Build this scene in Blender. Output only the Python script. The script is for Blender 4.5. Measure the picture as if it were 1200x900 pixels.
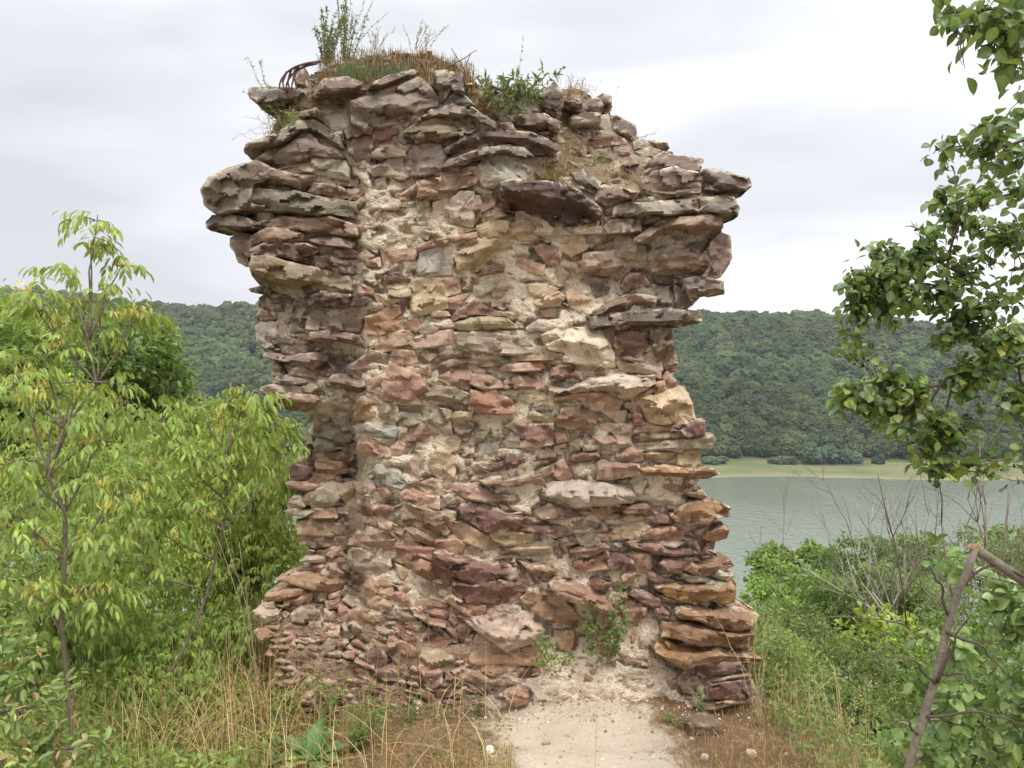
import bpy, math, random
import numpy as np
random.seed(7); RNG = np.random.default_rng(7)
for _o in list(bpy.data.objects): bpy.data.objects.remove(_o)
SC = bpy.context.scene; COL = SC.collection

# ---------------------------------------------------------------- camera
CAM = np.array([0.0, 0.0, 1.6]); FPX = 933.33; PITCH = math.radians(-1.228)
cam = bpy.data.cameras.new('camera'); cam.lens = 28.0; cam.sensor_width = 36.0
cam.clip_start = 0.05; cam.clip_end = 6000
camo = bpy.data.objects.new('camera', cam); COL.objects.link(camo)
camo.location = CAM; camo.rotation_euler = (math.pi/2 + PITCH, 0, 0); SC.camera = camo

# ---------------------------------------------------------------- sky, sun, exposure
SUN_EL, SUN_AZ = math.radians(62), math.radians(152)     # azimuth clockwise from +Y
world = bpy.data.worlds.new('World'); SC.world = world; world.use_nodes = True
wt = world.node_tree; wt.nodes.clear()
def wn(t, **k):
    n = wt.nodes.new(t)
    for a, b in k.items(): setattr(n, a, b)
    return n
_out = wn('ShaderNodeOutputWorld'); _bg = wn('ShaderNodeBackground'); wt.links.new(_bg.outputs[0], _out.inputs[0])
_sky = wn('ShaderNodeTexSky', sky_type='NISHITA', sun_disc=False)
_sky.sun_elevation = SUN_EL; _sky.sun_rotation = SUN_AZ; _sky.air_density = 1.0; _sky.dust_density = 2.0
_tc = wn('ShaderNodeTexCoord'); _sep = wn('ShaderNodeSeparateXYZ'); wt.links.new(_tc.outputs['Generated'], _sep.inputs[0])
_map = wn('ShaderNodeMapping'); _map.inputs['Scale'].default_value = (-1.0, 1.0, 3.6); _map.inputs['Location'].default_value = (0.35, 0.2, 0.55)
wt.links.new(_tc.outputs['Generated'], _map.inputs[0])
_nz = wn('ShaderNodeTexNoise'); _nz.inputs['Scale'].default_value = 1.7; _nz.inputs['Detail'].default_value = 4.0
_nz.inputs['Roughness'].default_value = 0.42; _nz.inputs['Distortion'].default_value = 0.35
wt.links.new(_map.outputs[0], _nz.inputs['Vector'])
_cr = wn('ShaderNodeValToRGB')
_cr.color_ramp.elements[0].position = 0.36; _cr.color_ramp.elements[0].color = (5.6, 5.75, 6.1, 1)
_cr.color_ramp.elements[1].position = 0.62; _cr.color_ramp.elements[1].color = (9.6, 9.7, 10.0, 1)
_e = _cr.color_ramp.elements.new(0.48); _e.color = (7.1, 7.2, 7.5, 1)
wt.links.new(_nz.outputs[0], _cr.inputs[0])
# an overcast sky is brighter towards the zenith
_mr = wn('ShaderNodeMapRange'); _mr.inputs['From Min'].default_value = 0.42; _mr.inputs['From Max'].default_value = 1.0
_mr.inputs['To Min'].default_value = 1.0; _mr.inputs['To Max'].default_value = 3.4; wt.links.new(_sep.outputs[2], _mr.inputs[0])
_ml = wn('ShaderNodeVectorMath', operation='SCALE'); wt.links.new(_cr.outputs[0], _ml.inputs[0]); wt.links.new(_mr.outputs[0], _ml.inputs['Scale'])
_mx = wn('ShaderNodeMix', data_type='RGBA'); _mx.inputs[0].default_value = 0.93
wt.links.new(_sky.outputs[0], _mx.inputs[6]); wt.links.new(_ml.outputs[0], _mx.inputs[7])
wt.links.new(_mx.outputs[2], _bg.inputs[0]); _bg.inputs[1].default_value = 0.105
sun = bpy.data.lights.new('sun', 'SUN'); sun.energy = 1.5; sun.angle = math.radians(11); sun.color = (1.0, 0.96, 0.9)
suno = bpy.data.objects.new('sun', sun); COL.objects.link(suno)
suno.rotation_euler = (math.pi/2 - SUN_EL, 0, math.pi - SUN_AZ)
SC.view_settings.view_transform = 'Standard'; SC.view_settings.look = 'None'
SC.view_settings.exposure = 0.38; SC.view_settings.gamma = 1.0
SC.render.engine = 'CYCLES'
SC.cycles.max_bounces = 6; SC.cycles.transmission_bounces = 4; SC.cycles.transparent_max_bounces = 8
SC.cycles.volume_bounces = 0

# ---------------------------------------------------------------- helpers
_c, _s = math.cos(PITCH), math.sin(PITCH)
def P(px, py, Y):
    """pixel of the 1200x900 photograph + distance ahead -> world point"""
    px = np.asarray(px, float); py = np.asarray(py, float); Y = np.asarray(Y, float)
    dx = (px-600)/FPX; dz = -(py-450)/FPX
    ry = _c - dz*_s; rz = _s + dz*_c
    t = Y/ry
    return np.stack([CAM[0]+dx*t, CAM[1]+np.broadcast_to(Y, t.shape)+0*t, CAM[2]+rz*t], -1)
def lin(c):
    c = np.asarray(c, float)/255
    return np.where(c <= .04045, c/12.92, ((c+.055)/1.055)**2.4)
def _h(ix, iy, iz, seed):
    n = (ix.astype(np.int64)*73856093) ^ (iy.astype(np.int64)*19349663) ^ (iz.astype(np.int64)*83492791) ^ (seed*2654435761)
    n &= 0xffffffff
    n = ((n >> 15) ^ n)*0x2c1b3c6d & 0xffffffff
    n = ((n >> 12) ^ n)*0x297a2d39 & 0xffffffff
    n = (n >> 15) ^ n
    return (n & 0xffffff)/float(0xffffff)*2-1
def vnoise(p, seed=0):
    p = np.asarray(p, float); i = np.floor(p).astype(np.int64); f = p-i; f = f*f*(3-2*f)
    r = 0
    for a in (0, 1):
        wx = f[..., 0] if a else 1-f[..., 0]
        for b in (0, 1):
            wy = f[..., 1] if b else 1-f[..., 1]
            for c in (0, 1):
                wz = f[..., 2] if c else 1-f[..., 2]
                r = r + wx*wy*wz*_h(i[..., 0]+a, i[..., 1]+b, i[..., 2]+c, seed)
    return r
def fbm(p, seed=0, oct=4, gain=.5):
    r, a, s = 0, 1.0, 0
    p = np.asarray(p, float)
    for k in range(oct):
        r = r + a*vnoise(p*2**k+k*7.3, seed+k); s += a; a *= gain
    return r/s
def sst(x, a, b):
    t = np.clip((np.asarray(x, float)-a)/(b-a), 0, 1); return t*t*(3-2*t)
def mesh(name, V, F, mat, attrs=None, parent=None, smooth=True, sharp=None, link=True):
    """V (n,3); F list of (m,k) index arrays"""
    if isinstance(F, np.ndarray): F = [F]
    F = [f for f in F if len(f)]
    me = bpy.data.meshes.new(name)
    V = np.ascontiguousarray(V, np.float32)
    me.vertices.add(len(V)); me.vertices.foreach_set('co', V.ravel())
    idx = np.concatenate([f.ravel() for f in F]).astype(np.int32)
    cnt = np.concatenate([np.full(len(f), f.shape[1]) for f in F]).astype(np.int32)
    st = np.concatenate([[0], np.cumsum(cnt)[:-1]]).astype(np.int32)
    me.loops.add(len(idx)); me.loops.foreach_set('vertex_index', idx)
    me.polygons.add(len(cnt)); me.polygons.foreach_set('loop_start', st)
    try: me.polygons.foreach_set('loop_total', cnt)
    except Exception: pass
    me.update(calc_edges=True)
    me.polygons.foreach_set('use_smooth', np.full(len(cnt), smooth, bool))
    for k, a in (attrs or {}).items():
        a = np.asarray(a, np.float32)
        if a.ndim == 2:
            at = me.attributes.new(k, 'FLOAT_COLOR', 'POINT')
            if a.shape[1] == 3: a = np.concatenate([a, np.ones((len(a), 1), np.float32)], 1)
            at.data.foreach_set('color', np.ascontiguousarray(a).ravel())
        else:
            at = me.attributes.new(k, 'FLOAT', 'POINT'); at.data.foreach_set('value', np.ascontiguousarray(a))
    if sharp: me.set_sharp_from_angle(angle=math.radians(sharp))
    me.materials.append(mat); me.validate()
    o = bpy.data.objects.new(name, me)
    COL.objects.link(o)
    if parent is not None: o.parent = parent; o.location = -np.array(parent.location)
    return o
def tag(o, label=None, cat=None, group=None, kind=None):
    if label: o['label'] = label
    if cat: o['category'] = cat
    if group: o['group'] = group
    if kind: o['kind'] = kind
    return o
def thing(name, loc, label, cat, group=None):
    o = bpy.data.objects.new(name, None); COL.objects.link(o); o.location = [float(v) for v in loc]
    o.empty_display_size = .1
    return tag(o, label, cat, group)
class Acc:
    """gathers pieces of ONE mesh"""
    def __init__(s): s.V = []; s.F = []; s.A = {}; s.n = 0
    def add(s, V, F, **A):
        V = np.asarray(V, float)
        if not len(V): return
        for f in (F if isinstance(F, list) else [F]): s.F.append(np.asarray(f, np.int64)+s.n)
        for k, a in A.items():
            a = np.asarray(a, float)
            if a.ndim == 0: a = np.full(len(V), float(a))
            elif a.ndim == 1 and len(a) == 3 and len(V) != 3: a = np.tile(a, (len(V), 1))
            s.A.setdefault(k, []).append(a)
        s.V.append(V); s.n += len(V)
    def build(s, name, mat, parent=None, **kw):
        F = {}
        for f in s.F: F.setdefault(f.shape[1], []).append(f)
        return mesh(name, np.concatenate(s.V), [np.concatenate(f) for f in F.values()], mat,
                    {k: np.concatenate(a) for k, a in s.A.items()}, parent, **kw)
def tube(pts, r0, r1, k=6):
    pts = np.asarray(pts, float); n = len(pts)
    T = np.gradient(pts, axis=0); T /= np.linalg.norm(T, axis=1, keepdims=True)+1e-9
    ref = np.array([0.13, 1, 0.21]) if abs(T[0, 1]) < .8 else np.array([1, .1, .2])
    A = np.cross(T, ref); A /= np.linalg.norm(A, axis=1, keepdims=True)+1e-9
    B = np.cross(T, A)
    r = np.linspace(r0, r1, n)[:, None, None] if np.isscalar(r0) else np.asarray(r0)[:, None, None]
    a = np.linspace(0, 2*math.pi, k, endpoint=False)
    V = pts[:, None]+r*(np.cos(a)[None, :, None]*A[:, None]+np.sin(a)[None, :, None]*B[:, None])
    V = V.reshape(-1, 3); i = np.arange(n-1)[:, None]*k; j = np.arange(k)[None]
    j2 = (j+1) % k
    F = np.stack([i+j, i+j2, i+k+j2, i+k+j], -1).reshape(-1, 4)
    V = np.concatenate([V, pts[:1], pts[-1:]]); e = n*k
    jj = np.arange(k); c0 = np.stack([np.full(k, e), (jj+1) % k, jj], -1)
    c1 = np.stack([np.full(k, e+1), (n-1)*k+jj, (n-1)*k+(jj+1) % k], -1)
    return V, [F, np.concatenate([c0, c1])]
def curve(pts, n=12, wob=0., seed=0):
    pts = np.asarray(pts, float)
    d = np.concatenate([[0], np.cumsum(np.linalg.norm(np.diff(pts, axis=0), axis=1))])
    t = np.linspace(0, d[-1], n)
    q = np.stack([np.interp(t, d, pts[:, i]) for i in range(3)], -1)
    for _ in range(2): q[1:-1] = .5*q[1:-1]+.25*(q[:-2]+q[2:])
    if wob:
        w = np.stack([vnoise(np.stack([t*3/max(d[-1], .01)*2, 0*t+i, 0*t+seed], -1), seed+i) for i in range(3)], -1)
        q = q+w*wob*np.sin(np.linspace(0, math.pi, n)*.5)[:, None]
    return q

# ---------------------------------------------------------------- materials
def nmat(name):
    m = bpy.data.materials.new(name); m.use_nodes = True
    nt = m.node_tree; nt.nodes.clear()
    out = nt.nodes.new('ShaderNodeOutputMaterial')
    return m, nt, out
class NT:
    def __init__(s, nt): s.nt = nt
    def n(s, t, ins=None, **k):
        n = s.nt.nodes.new(t)
        for a, b in k.items(): setattr(n, a, b)
        for a, b in (ins or {}).items():
            if hasattr(b, 'is_output') or isinstance(b, bpy.types.NodeSocket): s.nt.links.new(b, n.inputs[a])
            else: n.inputs[a].default_value = b
        return n
    def attr(s, name): return s.n('ShaderNodeAttribute', attribute_name=name)
    def pos(s, sc=(1, 1, 1)):
        g = s.n('ShaderNodeNewGeometry'); m = s.n('ShaderNodeMapping', {0: g.outputs['Position'], 'Scale': sc}); return m.outputs[0]
    def noise(s, vec, scale, detail=3, rough=.5, dist=0):
        return s.n('ShaderNodeTexNoise', {'Vector': vec, 'Scale': scale, 'Detail': detail, 'Roughness': rough, 'Distortion': dist}).outputs[0]
    def rng(s, v, a, b, c=0., d=1.):
        return s.n('ShaderNodeMapRange', {0: v, 'From Min': a, 'From Max': b, 'To Min': c, 'To Max': d}).outputs[0]
    def math(s, op, a, b=0.): return s.n('ShaderNodeMath', {0: a, 1: b}, operation=op).outputs[0]
    def mix(s, f, a, b, bt='MIX'):
        return s.n('ShaderNodeMix', {0: f, 6: a, 7: b}, data_type='RGBA', blend_type=bt).outputs[2]
def rgba(c): return (float(c[0]), float(c[1]), float(c[2]), 1.)

def mat_stone():
    m, nt, out = nmat('sandstone'); N = NT(nt)
    col = N.attr('col').outputs['Color']; lich = N.attr('lichen').outputs['Fac']; edge = N.attr('rim').outputs['Fac']
    p = N.pos(); ps = N.pos((1, 1, 3.2))
    v1 = N.noise(p, 7, 4, .6); v2 = N.noise(ps, 14, 5, .65); v3 = N.noise(p, 90, 3, .7)
    f = N.math('MULTIPLY', N.rng(v1, .25, .75, .74, 1.26), N.rng(v2, .25, .75, .82, 1.18))
    f = N.math('MULTIPLY', f, N.rng(v3, .2, .8, .8, 1.2))
    c = N.n('ShaderNodeVectorMath', {0: col, 'Scale': f}, operation='SCALE').outputs[0]
    # warm and grey stains with edges of their own
    c = N.mix(N.rng(N.noise(p, 11, 4, .6, .4), .54, .66, 0, .45), c, rgba(lin((168, 142, 112))*.8))
    c = N.mix(N.rng(N.noise(p, 9, 5, .6, .8), .60, .68, 0, .55), c, rgba(lin((118, 108, 100))*.7))
    c = N.mix(N.rng(N.noise(ps, 6, 4, .6, .4), .58, .70, 0, .5), c, rgba(lin((150, 112, 94))*.8))
    # damp dark streaks that run down over several stones
    c = N.mix(N.rng(N.noise(N.pos((5, 5, .8)), 1.0, 5, .65, .5), .60, .72, 0, .5), c, rgba(lin((92, 82, 74))*.6))
    # lichen
    lm = N.math('MULTIPLY', lich, N.rng(N.noise(p, 10, 5, .65), .40, .56))
    c = N.mix(lm, c, N.mix(N.noise(p, 40, 2), rgba(lin((176, 124, 66))*.75), rgba(lin((190, 158, 108))*.8)))
    # mortar smeared over the rim of a stone
    me = N.math('MULTIPLY', N.math('MULTIPLY', edge, .8), N.rng(N.noise(p, 18, 5, .7), .50, .57))
    c = N.mix(me, c, rgba(lin((218, 200, 174))*.9))
    spk = N.rng(N.noise(p, 160, 2, .6), .66, .74, 0, .5)
    c = N.mix(spk, c, rgba(lin((200, 190, 172))*.8))
    h = N.math('ADD', N.math('MULTIPLY', N.noise(p, 26, 6, .62), .9), N.math('MULTIPLY', N.noise(ps, 26, 4, .6), .35))
    h = N.math('ADD', h, N.math('MULTIPLY', N.noise(p, 140, 3, .7), .18))
    b = N.n('ShaderNodeBump', {'Height': h, 'Strength': .9, 'Distance': .018})
    bs = N.n('ShaderNodeBsdfPrincipled', {'Base Color': c, 'Roughness': .9, 'Normal': b.outputs[0], 'Specular IOR Level': .25})
    nt.links.new(bs.outputs[0], out.inputs[0]); return m
def mat_mortar():
    m, nt, out = nmat('lime_mortar'); N = NT(nt)
    col = N.attr('col').outputs['Color']; p = N.pos()
    f = N.math('MULTIPLY', N.rng(N.noise(p, 10, 4, .6), .25, .75, .84, 1.2), N.rng(N.noise(p, 70, 4, .7), .2, .8, .8, 1.25))
    c = N.n('ShaderNodeVectorMath', {0: col, 'Scale': f}, operation='SCALE').outputs[0]
    c = N.mix(N.rng(N.noise(p, 28, 4, .65), .56, .66, 0, .3), c, rgba(lin((150, 116, 92))*.75))
    c = N.mix(N.rng(N.noise(p, 16, 4, .6), .60, .68, 0, .35), c, rgba(lin((128, 84, 70))*.75))
    vo = N.n('ShaderNodeTexVoronoi', {'Vector': p, 'Scale': 85.}).outputs['Distance']
    h = N.math('ADD', N.noise(p, 34, 7, .7), N.math('MULTIPLY', vo, -.35))
    b = N.n('ShaderNodeBump', {'Height': h, 'Strength': 1., 'Distance': .03})
    bs = N.n('ShaderNodeBsdfPrincipled', {'Base Color': c, 'Roughness': .95, 'Normal': b.outputs[0], 'Specular IOR Level': .2})
    nt.links.new(bs.outputs[0], out.inputs[0]); return m
def mat_leaf(name='foliage', trans=.32, rough=.5, spec=.35, shade=.25, tint=(1.06, 1.05, .86), thru=(.40, .44, .06)):
    m, nt, out = nmat(name); N = NT(nt)
    col = N.attr('col').outputs['Color']; p = N.pos()
    f = N.rng(N.noise(p, 35, 3, .6), .3, .7, 1-shade, 1+shade)
    c = N.n('ShaderNodeVectorMath', {0: col, 'Scale': f}, operation='SCALE').outputs[0]
    c = N.n('ShaderNodeVectorMath', {0: c, 1: tint}, operation='MULTIPLY').outputs[0]
    c = N.mix(N.math('MULTIPLY', N.attr('midrib').outputs['Fac'], .35), c, (.34, .36, .16, 1))
    bs = N.n('ShaderNodeBsdfPrincipled', {'Base Color': c, 'Roughness': rough, 'Specular IOR Level': spec})
    ct = N.mix(.5, c, rgba(thru))
    tr = N.n('ShaderNodeBsdfTranslucent', {'Color': ct})
    mx = N.n('ShaderNodeMixShader', {0: trans, 1: bs.outputs[0], 2: tr.outputs[0]})
    nt.links.new(mx.outputs[0], out.inputs[0]); return m
def mat_plain(name, scale=20, rough=.85, bump=.3, amt=.35):
    m, nt, out = nmat(name); N = NT(nt)
    col = N.attr('col').outputs['Color']; p = N.pos()
    f = N.rng(N.noise(p, scale, 5, .65), .25, .75, 1-amt, 1+amt)
    c = N.n('ShaderNodeVectorMath', {0: col, 'Scale': f}, operation='SCALE').outputs[0]
    b = N.n('ShaderNodeBump', {'Height': N.noise(p, scale*3, 4, .6), 'Strength': bump, 'Distance': .01})
    bs = N.n('ShaderNodeBsdfPrincipled', {'Base Color': c, 'Roughness': rough, 'Normal': b.outputs[0], 'Specular IOR Level': .3})
    nt.links.new(bs.outputs[0], out.inputs[0]); return m
M_STONE, M_MORTAR = mat_stone(), mat_mortar()
M_LEAF = mat_leaf(trans=.4); M_GLOSSY = mat_leaf('glossy_leaf', .28, .36, .5, .2, (.86, .85, .80), (.28, .40, .08)); M_DRY = mat_leaf('dry_leaf', .2, .8, .15, .2, (1, 1, 1), (.4, .36, .24))
M_BARK = mat_plain('bark', 30, .9, .6); M_SOIL = mat_plain('plain_rough', 25, .95, .5)
# ---------------------------------------------------------------- terrain
WATER_Z = -58.4
def shore_y(x): return 424+10*np.sin(x*.011+1)+3*np.sin(x*.05)
def H(x, y):
    x = np.asarray(x, float); y = np.asarray(y, float)
    n1 = fbm(np.stack([x*.9, y*.9, 0*x], -1), 3, 3)
    edge = 1.75+.25*vnoise(np.stack([y*.5, 0*x, 0*x+4], -1), 9)
    dl = np.maximum(-x-edge, 0); dr = 1.25*np.maximum(x-1.22, 0); db = np.maximum(y-5.0, 0)
    d = np.sqrt(dl**2+dr**2+db**2)
    side = -(np.sqrt(d*d+.3**2)-.3)*.62
    dd = np.maximum(d-20, 0)
    near = side+n1*np.clip(d*.12, .012, 1.5)+.05*vnoise(np.stack([x*2.3, y*2.3, 0*x], -1), 5)*np.clip(1-d, 0, 1)
    near = near+.13*np.exp(-(((x-.5)/.5)**2+((y-4.1)/.5)**2))+.02*fbm(np.stack([x*9, y*9, 0*x], -1), 8, 3)*np.clip(1.5-d, 0, 1)
    near = np.maximum(near, -63)
    near = np.where((y < 0), -.25*np.maximum(dl+dr, 0)**1.0*np.clip(.6, 0, 1), near)
    near = np.maximum(near, -63)
    s = shore_y(x)
    bank = -63+(np.clip((y-(s-25))/25, 0, 1))*4.6+np.clip((y-s)/78, 0, 1)*.75
    t = np.clip((y-502-6*np.sin(x*.02))/420, 0, 1)
    top = 112-(x/400)*15+7*np.sin(x*.006+.4)+3*np.sin(x*.021)
    prof = np.where(t < 1, np.sin(t*math.pi/2)**1.15, 1)
    und = 6*fbm(np.stack([x*.008, y*.008, 0*x], -1), 21, 3)*np.sin(np.clip(t, 0, 1)*math.pi)
    hill = top*prof*1.0+und-np.maximum(y-925, 0)*.12
    far = np.where(y > 300, bank+np.where(t > 0, hill, 0), -63)
    return np.where(y > 300, far, near)
def axis_x():
    f = np.arange(-3.2, 3.2, .035); m = 3.2*1.09**np.arange(1, 62); m = m[m < 420]
    g = np.arange(430, 900, 22.); e = np.array([1000, 1200, 1500, 1900, 2400])
    r = np.concatenate([m, g, e]); return np.concatenate([-r[::-1], f, r])
def axis_y():
    b = -np.array([2000, 1200, 700, 400, 220, 120, 60, 30, 15, 8, 4, 2, 1.]); f = np.arange(0, 2.2, .12); f2 = np.arange(2.2, 6.2, .035)
    m = 6.2*1.07**np.arange(1, 80); m = m[m < 385]
    g = np.arange(388, 960, 6.); e = np.array([990, 1040, 1120, 1300, 1600, 2000, 2600])
    return np.concatenate([b, f, f2, m, g, e])
gx, gy = axis_x(), axis_y()
X, Yg = np.meshgrid(gx, gy); Z = H(X, Yg)
V = np.stack([X, Yg, Z], -1).reshape(-1, 3); nx, ny = len(gx), len(gy)
i = (np.arange(ny-1)[:, None]*nx+np.arange(nx-1)[None]).ravel()
F = np.stack([i, i+1, i+nx+1, i+nx], -1)
x, y = V[:, 0], V[:, 1]
wn_ = .22*fbm(np.stack([x*2.6, y*2.6, 0*x], -1), 31, 4)
cx = .33+.03*np.sin(y*3); hw = .35+.04*(3.4-y)
sand = sst(hw-np.abs(x-cx)+wn_, -.18, .16)*(1-sst(y+wn_*1.0, 3.55, 3.9))
sand = np.maximum(sand, .25*sst(.35-np.hypot((x-.62)*.9, y-4.1)+wn_, -.1, .15))
def mat_ground():
    m, nt, out = nmat('ground'); N = NT(nt)
    sandf = N.attr('sand').outputs['Fac']; p = N.pos()
    g = N.n('ShaderNodeNewGeometry'); sp = N.n('ShaderNodeSeparateXYZ', {0: g.outputs['Position']})
    soil = N.mix(N.noise(p, 4, 6, .7), rgba(lin((112, 84, 60))*.7), rgba(lin((158, 128, 96))*.75))
    soil = N.mix(N.rng(N.noise(p, 30, 5, .7), .5, .7), soil, rgba(lin((172, 148, 118))*.8))
    sandc = N.mix(N.noise(p, 5, 6, .7), rgba(lin((164, 146, 122))), rgba(lin((212, 200, 182))))
    sandc = N.mix(N.rng(N.noise(p, 55, 4, .7), .58, .68, 0, .55), sandc, rgba(lin((150, 130, 108))))
    sandc = N.mix(N.rng(N.noise(p, 12, 5, .7), .60, .70, 0, .6), sandc, rgba(lin((150, 126, 100))))
    m_ = N.rng(N.math('ADD', sandf, N.math('MULTIPLY', N.math('SUBTRACT', N.noise(p, 16, 8, .75), .5), 1.9)), .20, .72)
    near = N.mix(m_, soil, sandc)
    pf = N.pos((.02, .06, .1))
    fg = N.mix(N.rng(N.noise(pf, 1.6, 8, .75), .35, .65), rgba(lin((90, 108, 64))*.6), rgba(lin((150, 146, 104))*.62))
    shore = N.rng(sp.outputs[2], -58.38, -58.2, 0, 1)
    fg = N.mix(shore, rgba(lin((150, 142, 110))*.7), fg)
    fg = N.mix(N.rng(sp.outputs[1], 500, 515), fg, rgba((.02, .035, .012)))
    slope = N.mix(N.noise(p, 1.3, 5, .7), rgba((.05, .06, .02)), rgba((.11, .09, .045)))
    c = N.mix(N.rng(sp.outputs[1], 5.5, 8), near, slope)
    c = N.mix(N.rng(sp.outputs[1], 300, 301), c, fg)
    h = N.math('ADD', N.noise(p, 18, 8, .7), N.math('MULTIPLY', N.noise(p, 120, 3, .7), .3))
    b = N.n('ShaderNodeBump', {'Height': h, 'Strength': .8, 'Distance': .02})
    bs = N.n('ShaderNodeBsdfPrincipled', {'Base Color': c, 'Roughness': .95, 'Normal': b.outputs[0], 'Specular IOR Level': .15})
    nt.links.new(bs.outputs[0], out.inputs[0]); return m
tag(mesh('ground', V, F, mat_ground(), {'sand': sand}), kind='structure')

def mat_water():
    m, nt, out = nmat('river_water'); N = NT(nt)
    p1 = N.pos((.35, .16, .1)); p2 = N.pos((.05, .02, .1))
    h = N.math('ADD', N.math('MULTIPLY', N.noise(p1, 1., 6, .65, .3), .8), N.math('MULTIPLY', N.noise(p2, 1., 3, .5), .6))
    st = N.rng(N.noise(N.pos((.012, .006, .1)), 1., 3, .5), .35, .65, .25, 1.)
    b = N.n('ShaderNodeBump', {'Height': h, 'Strength': st, 'Distance': .55})
    bs = N.n('ShaderNodeBsdfPrincipled', {'Base Color': (.15, .17, .13, 1), 'Roughness': .1, 'IOR': 1.33, 'Normal': b.outputs[0], 'Specular IOR Level': .5})
    nt.links.new(bs.outputs[0], out.inputs[0]); return m
xs = np.linspace(-2400, 2400, 60); ys = np.linspace(60, 470, 40); A, B = np.meshgrid(xs, ys)
V = np.stack([A, B, 0*A+WATER_Z], -1).reshape(-1, 3); i = (np.arange(39)[:, None]*60+np.arange(59)[None]).ravel()
tag(mesh('river', V, np.stack([i, i+1, i+61, i+60], -1), mat_water()), kind='structure')

# ---------------------------------------------------------------- far forest: one mass of crowns
def ico(sub):
    t = (1+5**.5)/2
    v = [(-1, t, 0), (1, t, 0), (-1, -t, 0), (1, -t, 0), (0, -1, t), (0, 1, t), (0, -1, -t), (0, 1, -t), (t, 0, -1), (t, 0, 1), (-t, 0, -1), (-t, 0, 1)]
    f = [(0, 11, 5), (0, 5, 1), (0, 1, 7), (0, 7, 10), (0, 10, 11), (1, 5, 9), (5, 11, 4), (11, 10, 2), (10, 7, 6), (7, 1, 8), (3, 9, 4), (3, 4, 2), (3, 2, 6), (3, 6, 8), (3, 8, 9), (4, 9, 5), (2, 4, 11), (6, 2, 10), (8, 6, 7), (9, 8, 1)]
    v = [np.array(a)/np.linalg.norm(a) for a in v]
    for _ in range(sub):
        c = {}; nf = []
        def mid(a, b):
            k = (min(a, b), max(a, b))
            if k not in c: q = v[a]+v[b]; v.append(q/np.linalg.norm(q)); c[k] = len(v)-1
            return c[k]
        for a, b, d in f:
            x_, y_, z_ = mid(a, b), mid(b, d), mid(d, a); nf += [(a, x_, z_), (b, y_, x_), (d, z_, y_), (x_, y_, z_)]
        f = nf
    return np.array(v), np.array(f)
ICO = {k: ico(k) for k in (1, 2, 3)}
def crowns(acc, C, R, Hh, cols, sub, rng, amp=.35):
    v0, f0 = ICO[sub]; n = len(C)
    ph = rng.uniform(0, 100, (n, 1, 3)); vv = np.broadcast_to(v0, (n,)+v0.shape)
    d = 1+amp*vnoise(vv*1.6+ph, 3)+amp*.9*vnoise(vv*3.9+ph, 5)
    if sub > 1: d = d+amp*.7*rng.normal(0, .5, d.shape)
    V = vv*d[..., None]*np.stack([R, R, Hh], -1)[:, None]+C[:, None]
    F = (f0[None]+(np.arange(n)*len(v0))[:, None, None]).reshape(-1, 3)
    sh = 1+.25*rng.normal(0, 1, (n, len(v0)))*.6
    cc = np.clip(cols[:, None]*sh[..., None], 0, 1)
    acc.add(V.reshape(-1, 3), F, col=cc.reshape(-1, 3))
rng = np.random.default_rng(11)
N0 = 20000
fy = 502+430*rng.uniform(0, 1, N0)**1.05; fx = rng.uniform(-1.22, 1.22, N0)*fy
ok = (fy > 506+6*np.sin(fx*.02)); fx, fy = fx[ok], fy[ok]
fz = H(fx, fy); rr = rng.uniform(2.6, 6.2, len(fx))*(1+.25*(rng.random(len(fx)) < .15)); hh = rr*rng.uniform(.75, 1.1, len(fx))
tr_h = rng.uniform(3, 6, len(fx)); tr_h[fy < 530] = 2.
pal = np.array([(.042, .066, .026), (.056, .088, .030), (.070, .102, .036), (.032, .052, .024), (.084, .106, .040), (.046, .070, .034), (.030, .050, .028)])
fc = (pal[rng.integers(0, len(pal), len(fx))]*.65+pal.mean(0)*.35)*rng.uniform(.62, 1.12, (len(fx), 1))*np.array([1.08, 1.0, .9])
zone = fbm(np.stack([fx*.012, fy*.02, 0*fx], -1), 77, 3)
fc = fc*(1+.35*zone)[:, None]
C = np.stack([fx, fy, fz+tr_h+hh*.6], -1)
acc = Acc(); nr = fy < 600
crowns(acc, C[nr], rr[nr], hh[nr], fc[nr], 3, rng, .22); crowns(acc, C[~nr], rr[~nr], hh[~nr], fc[~nr], 2, rng, .24)
M_FAR = mat_plain('far_foliage', .5, .95, 0, .3)
tag(acc.build('forest', M_FAR, smooth=False), 'dense green forest covering the whole hillside across the river', 'forest', kind='stuff')
# shore shrubs, each its own
def far_shrub(px, py, w, h, label, col):
    Yd = 488.; c = P(px, py, Yd); s = Yd/FPX; r = np.random.default_rng(int(px)); a = Acc()
    g = float(H(c[0], Yd)); n = 7
    cc = np.stack([c[0]+r.uniform(-.45, .45, n)*w*s, Yd+r.uniform(-3, 3, n), g+h*s*r.uniform(.2, .55, n)], -1)
    crowns(a, cc, w*s*r.uniform(.2, .34, n), h*s*r.uniform(.28, .42, n), np.tile(col, (n, 1))*r.uniform(.8, 1.2, (n, 1)), 3, r, .3)
    tag(a.build('riverside_shrub', M_FAR, smooth=False), label, 'shrub', 'shrubs on the far river bank')
far_shrub(960, 535, 34, 28, 'grey green rounded shrub on the far bank, the widest clump there', (.06, .09, .05))
far_shrub(990, 538, 26, 20, 'low grey green shrub just right of the widest clump on the far bank', (.075, .10, .06))
far_shrub(918, 540, 22, 12, 'small low shrub on the far bank left of the big clump', (.07, .10, .05))
far_shrub(1028, 541, 12, 12, 'smallest dark shrub on the far bank, right of the big clump', (.04, .065, .035))
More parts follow.
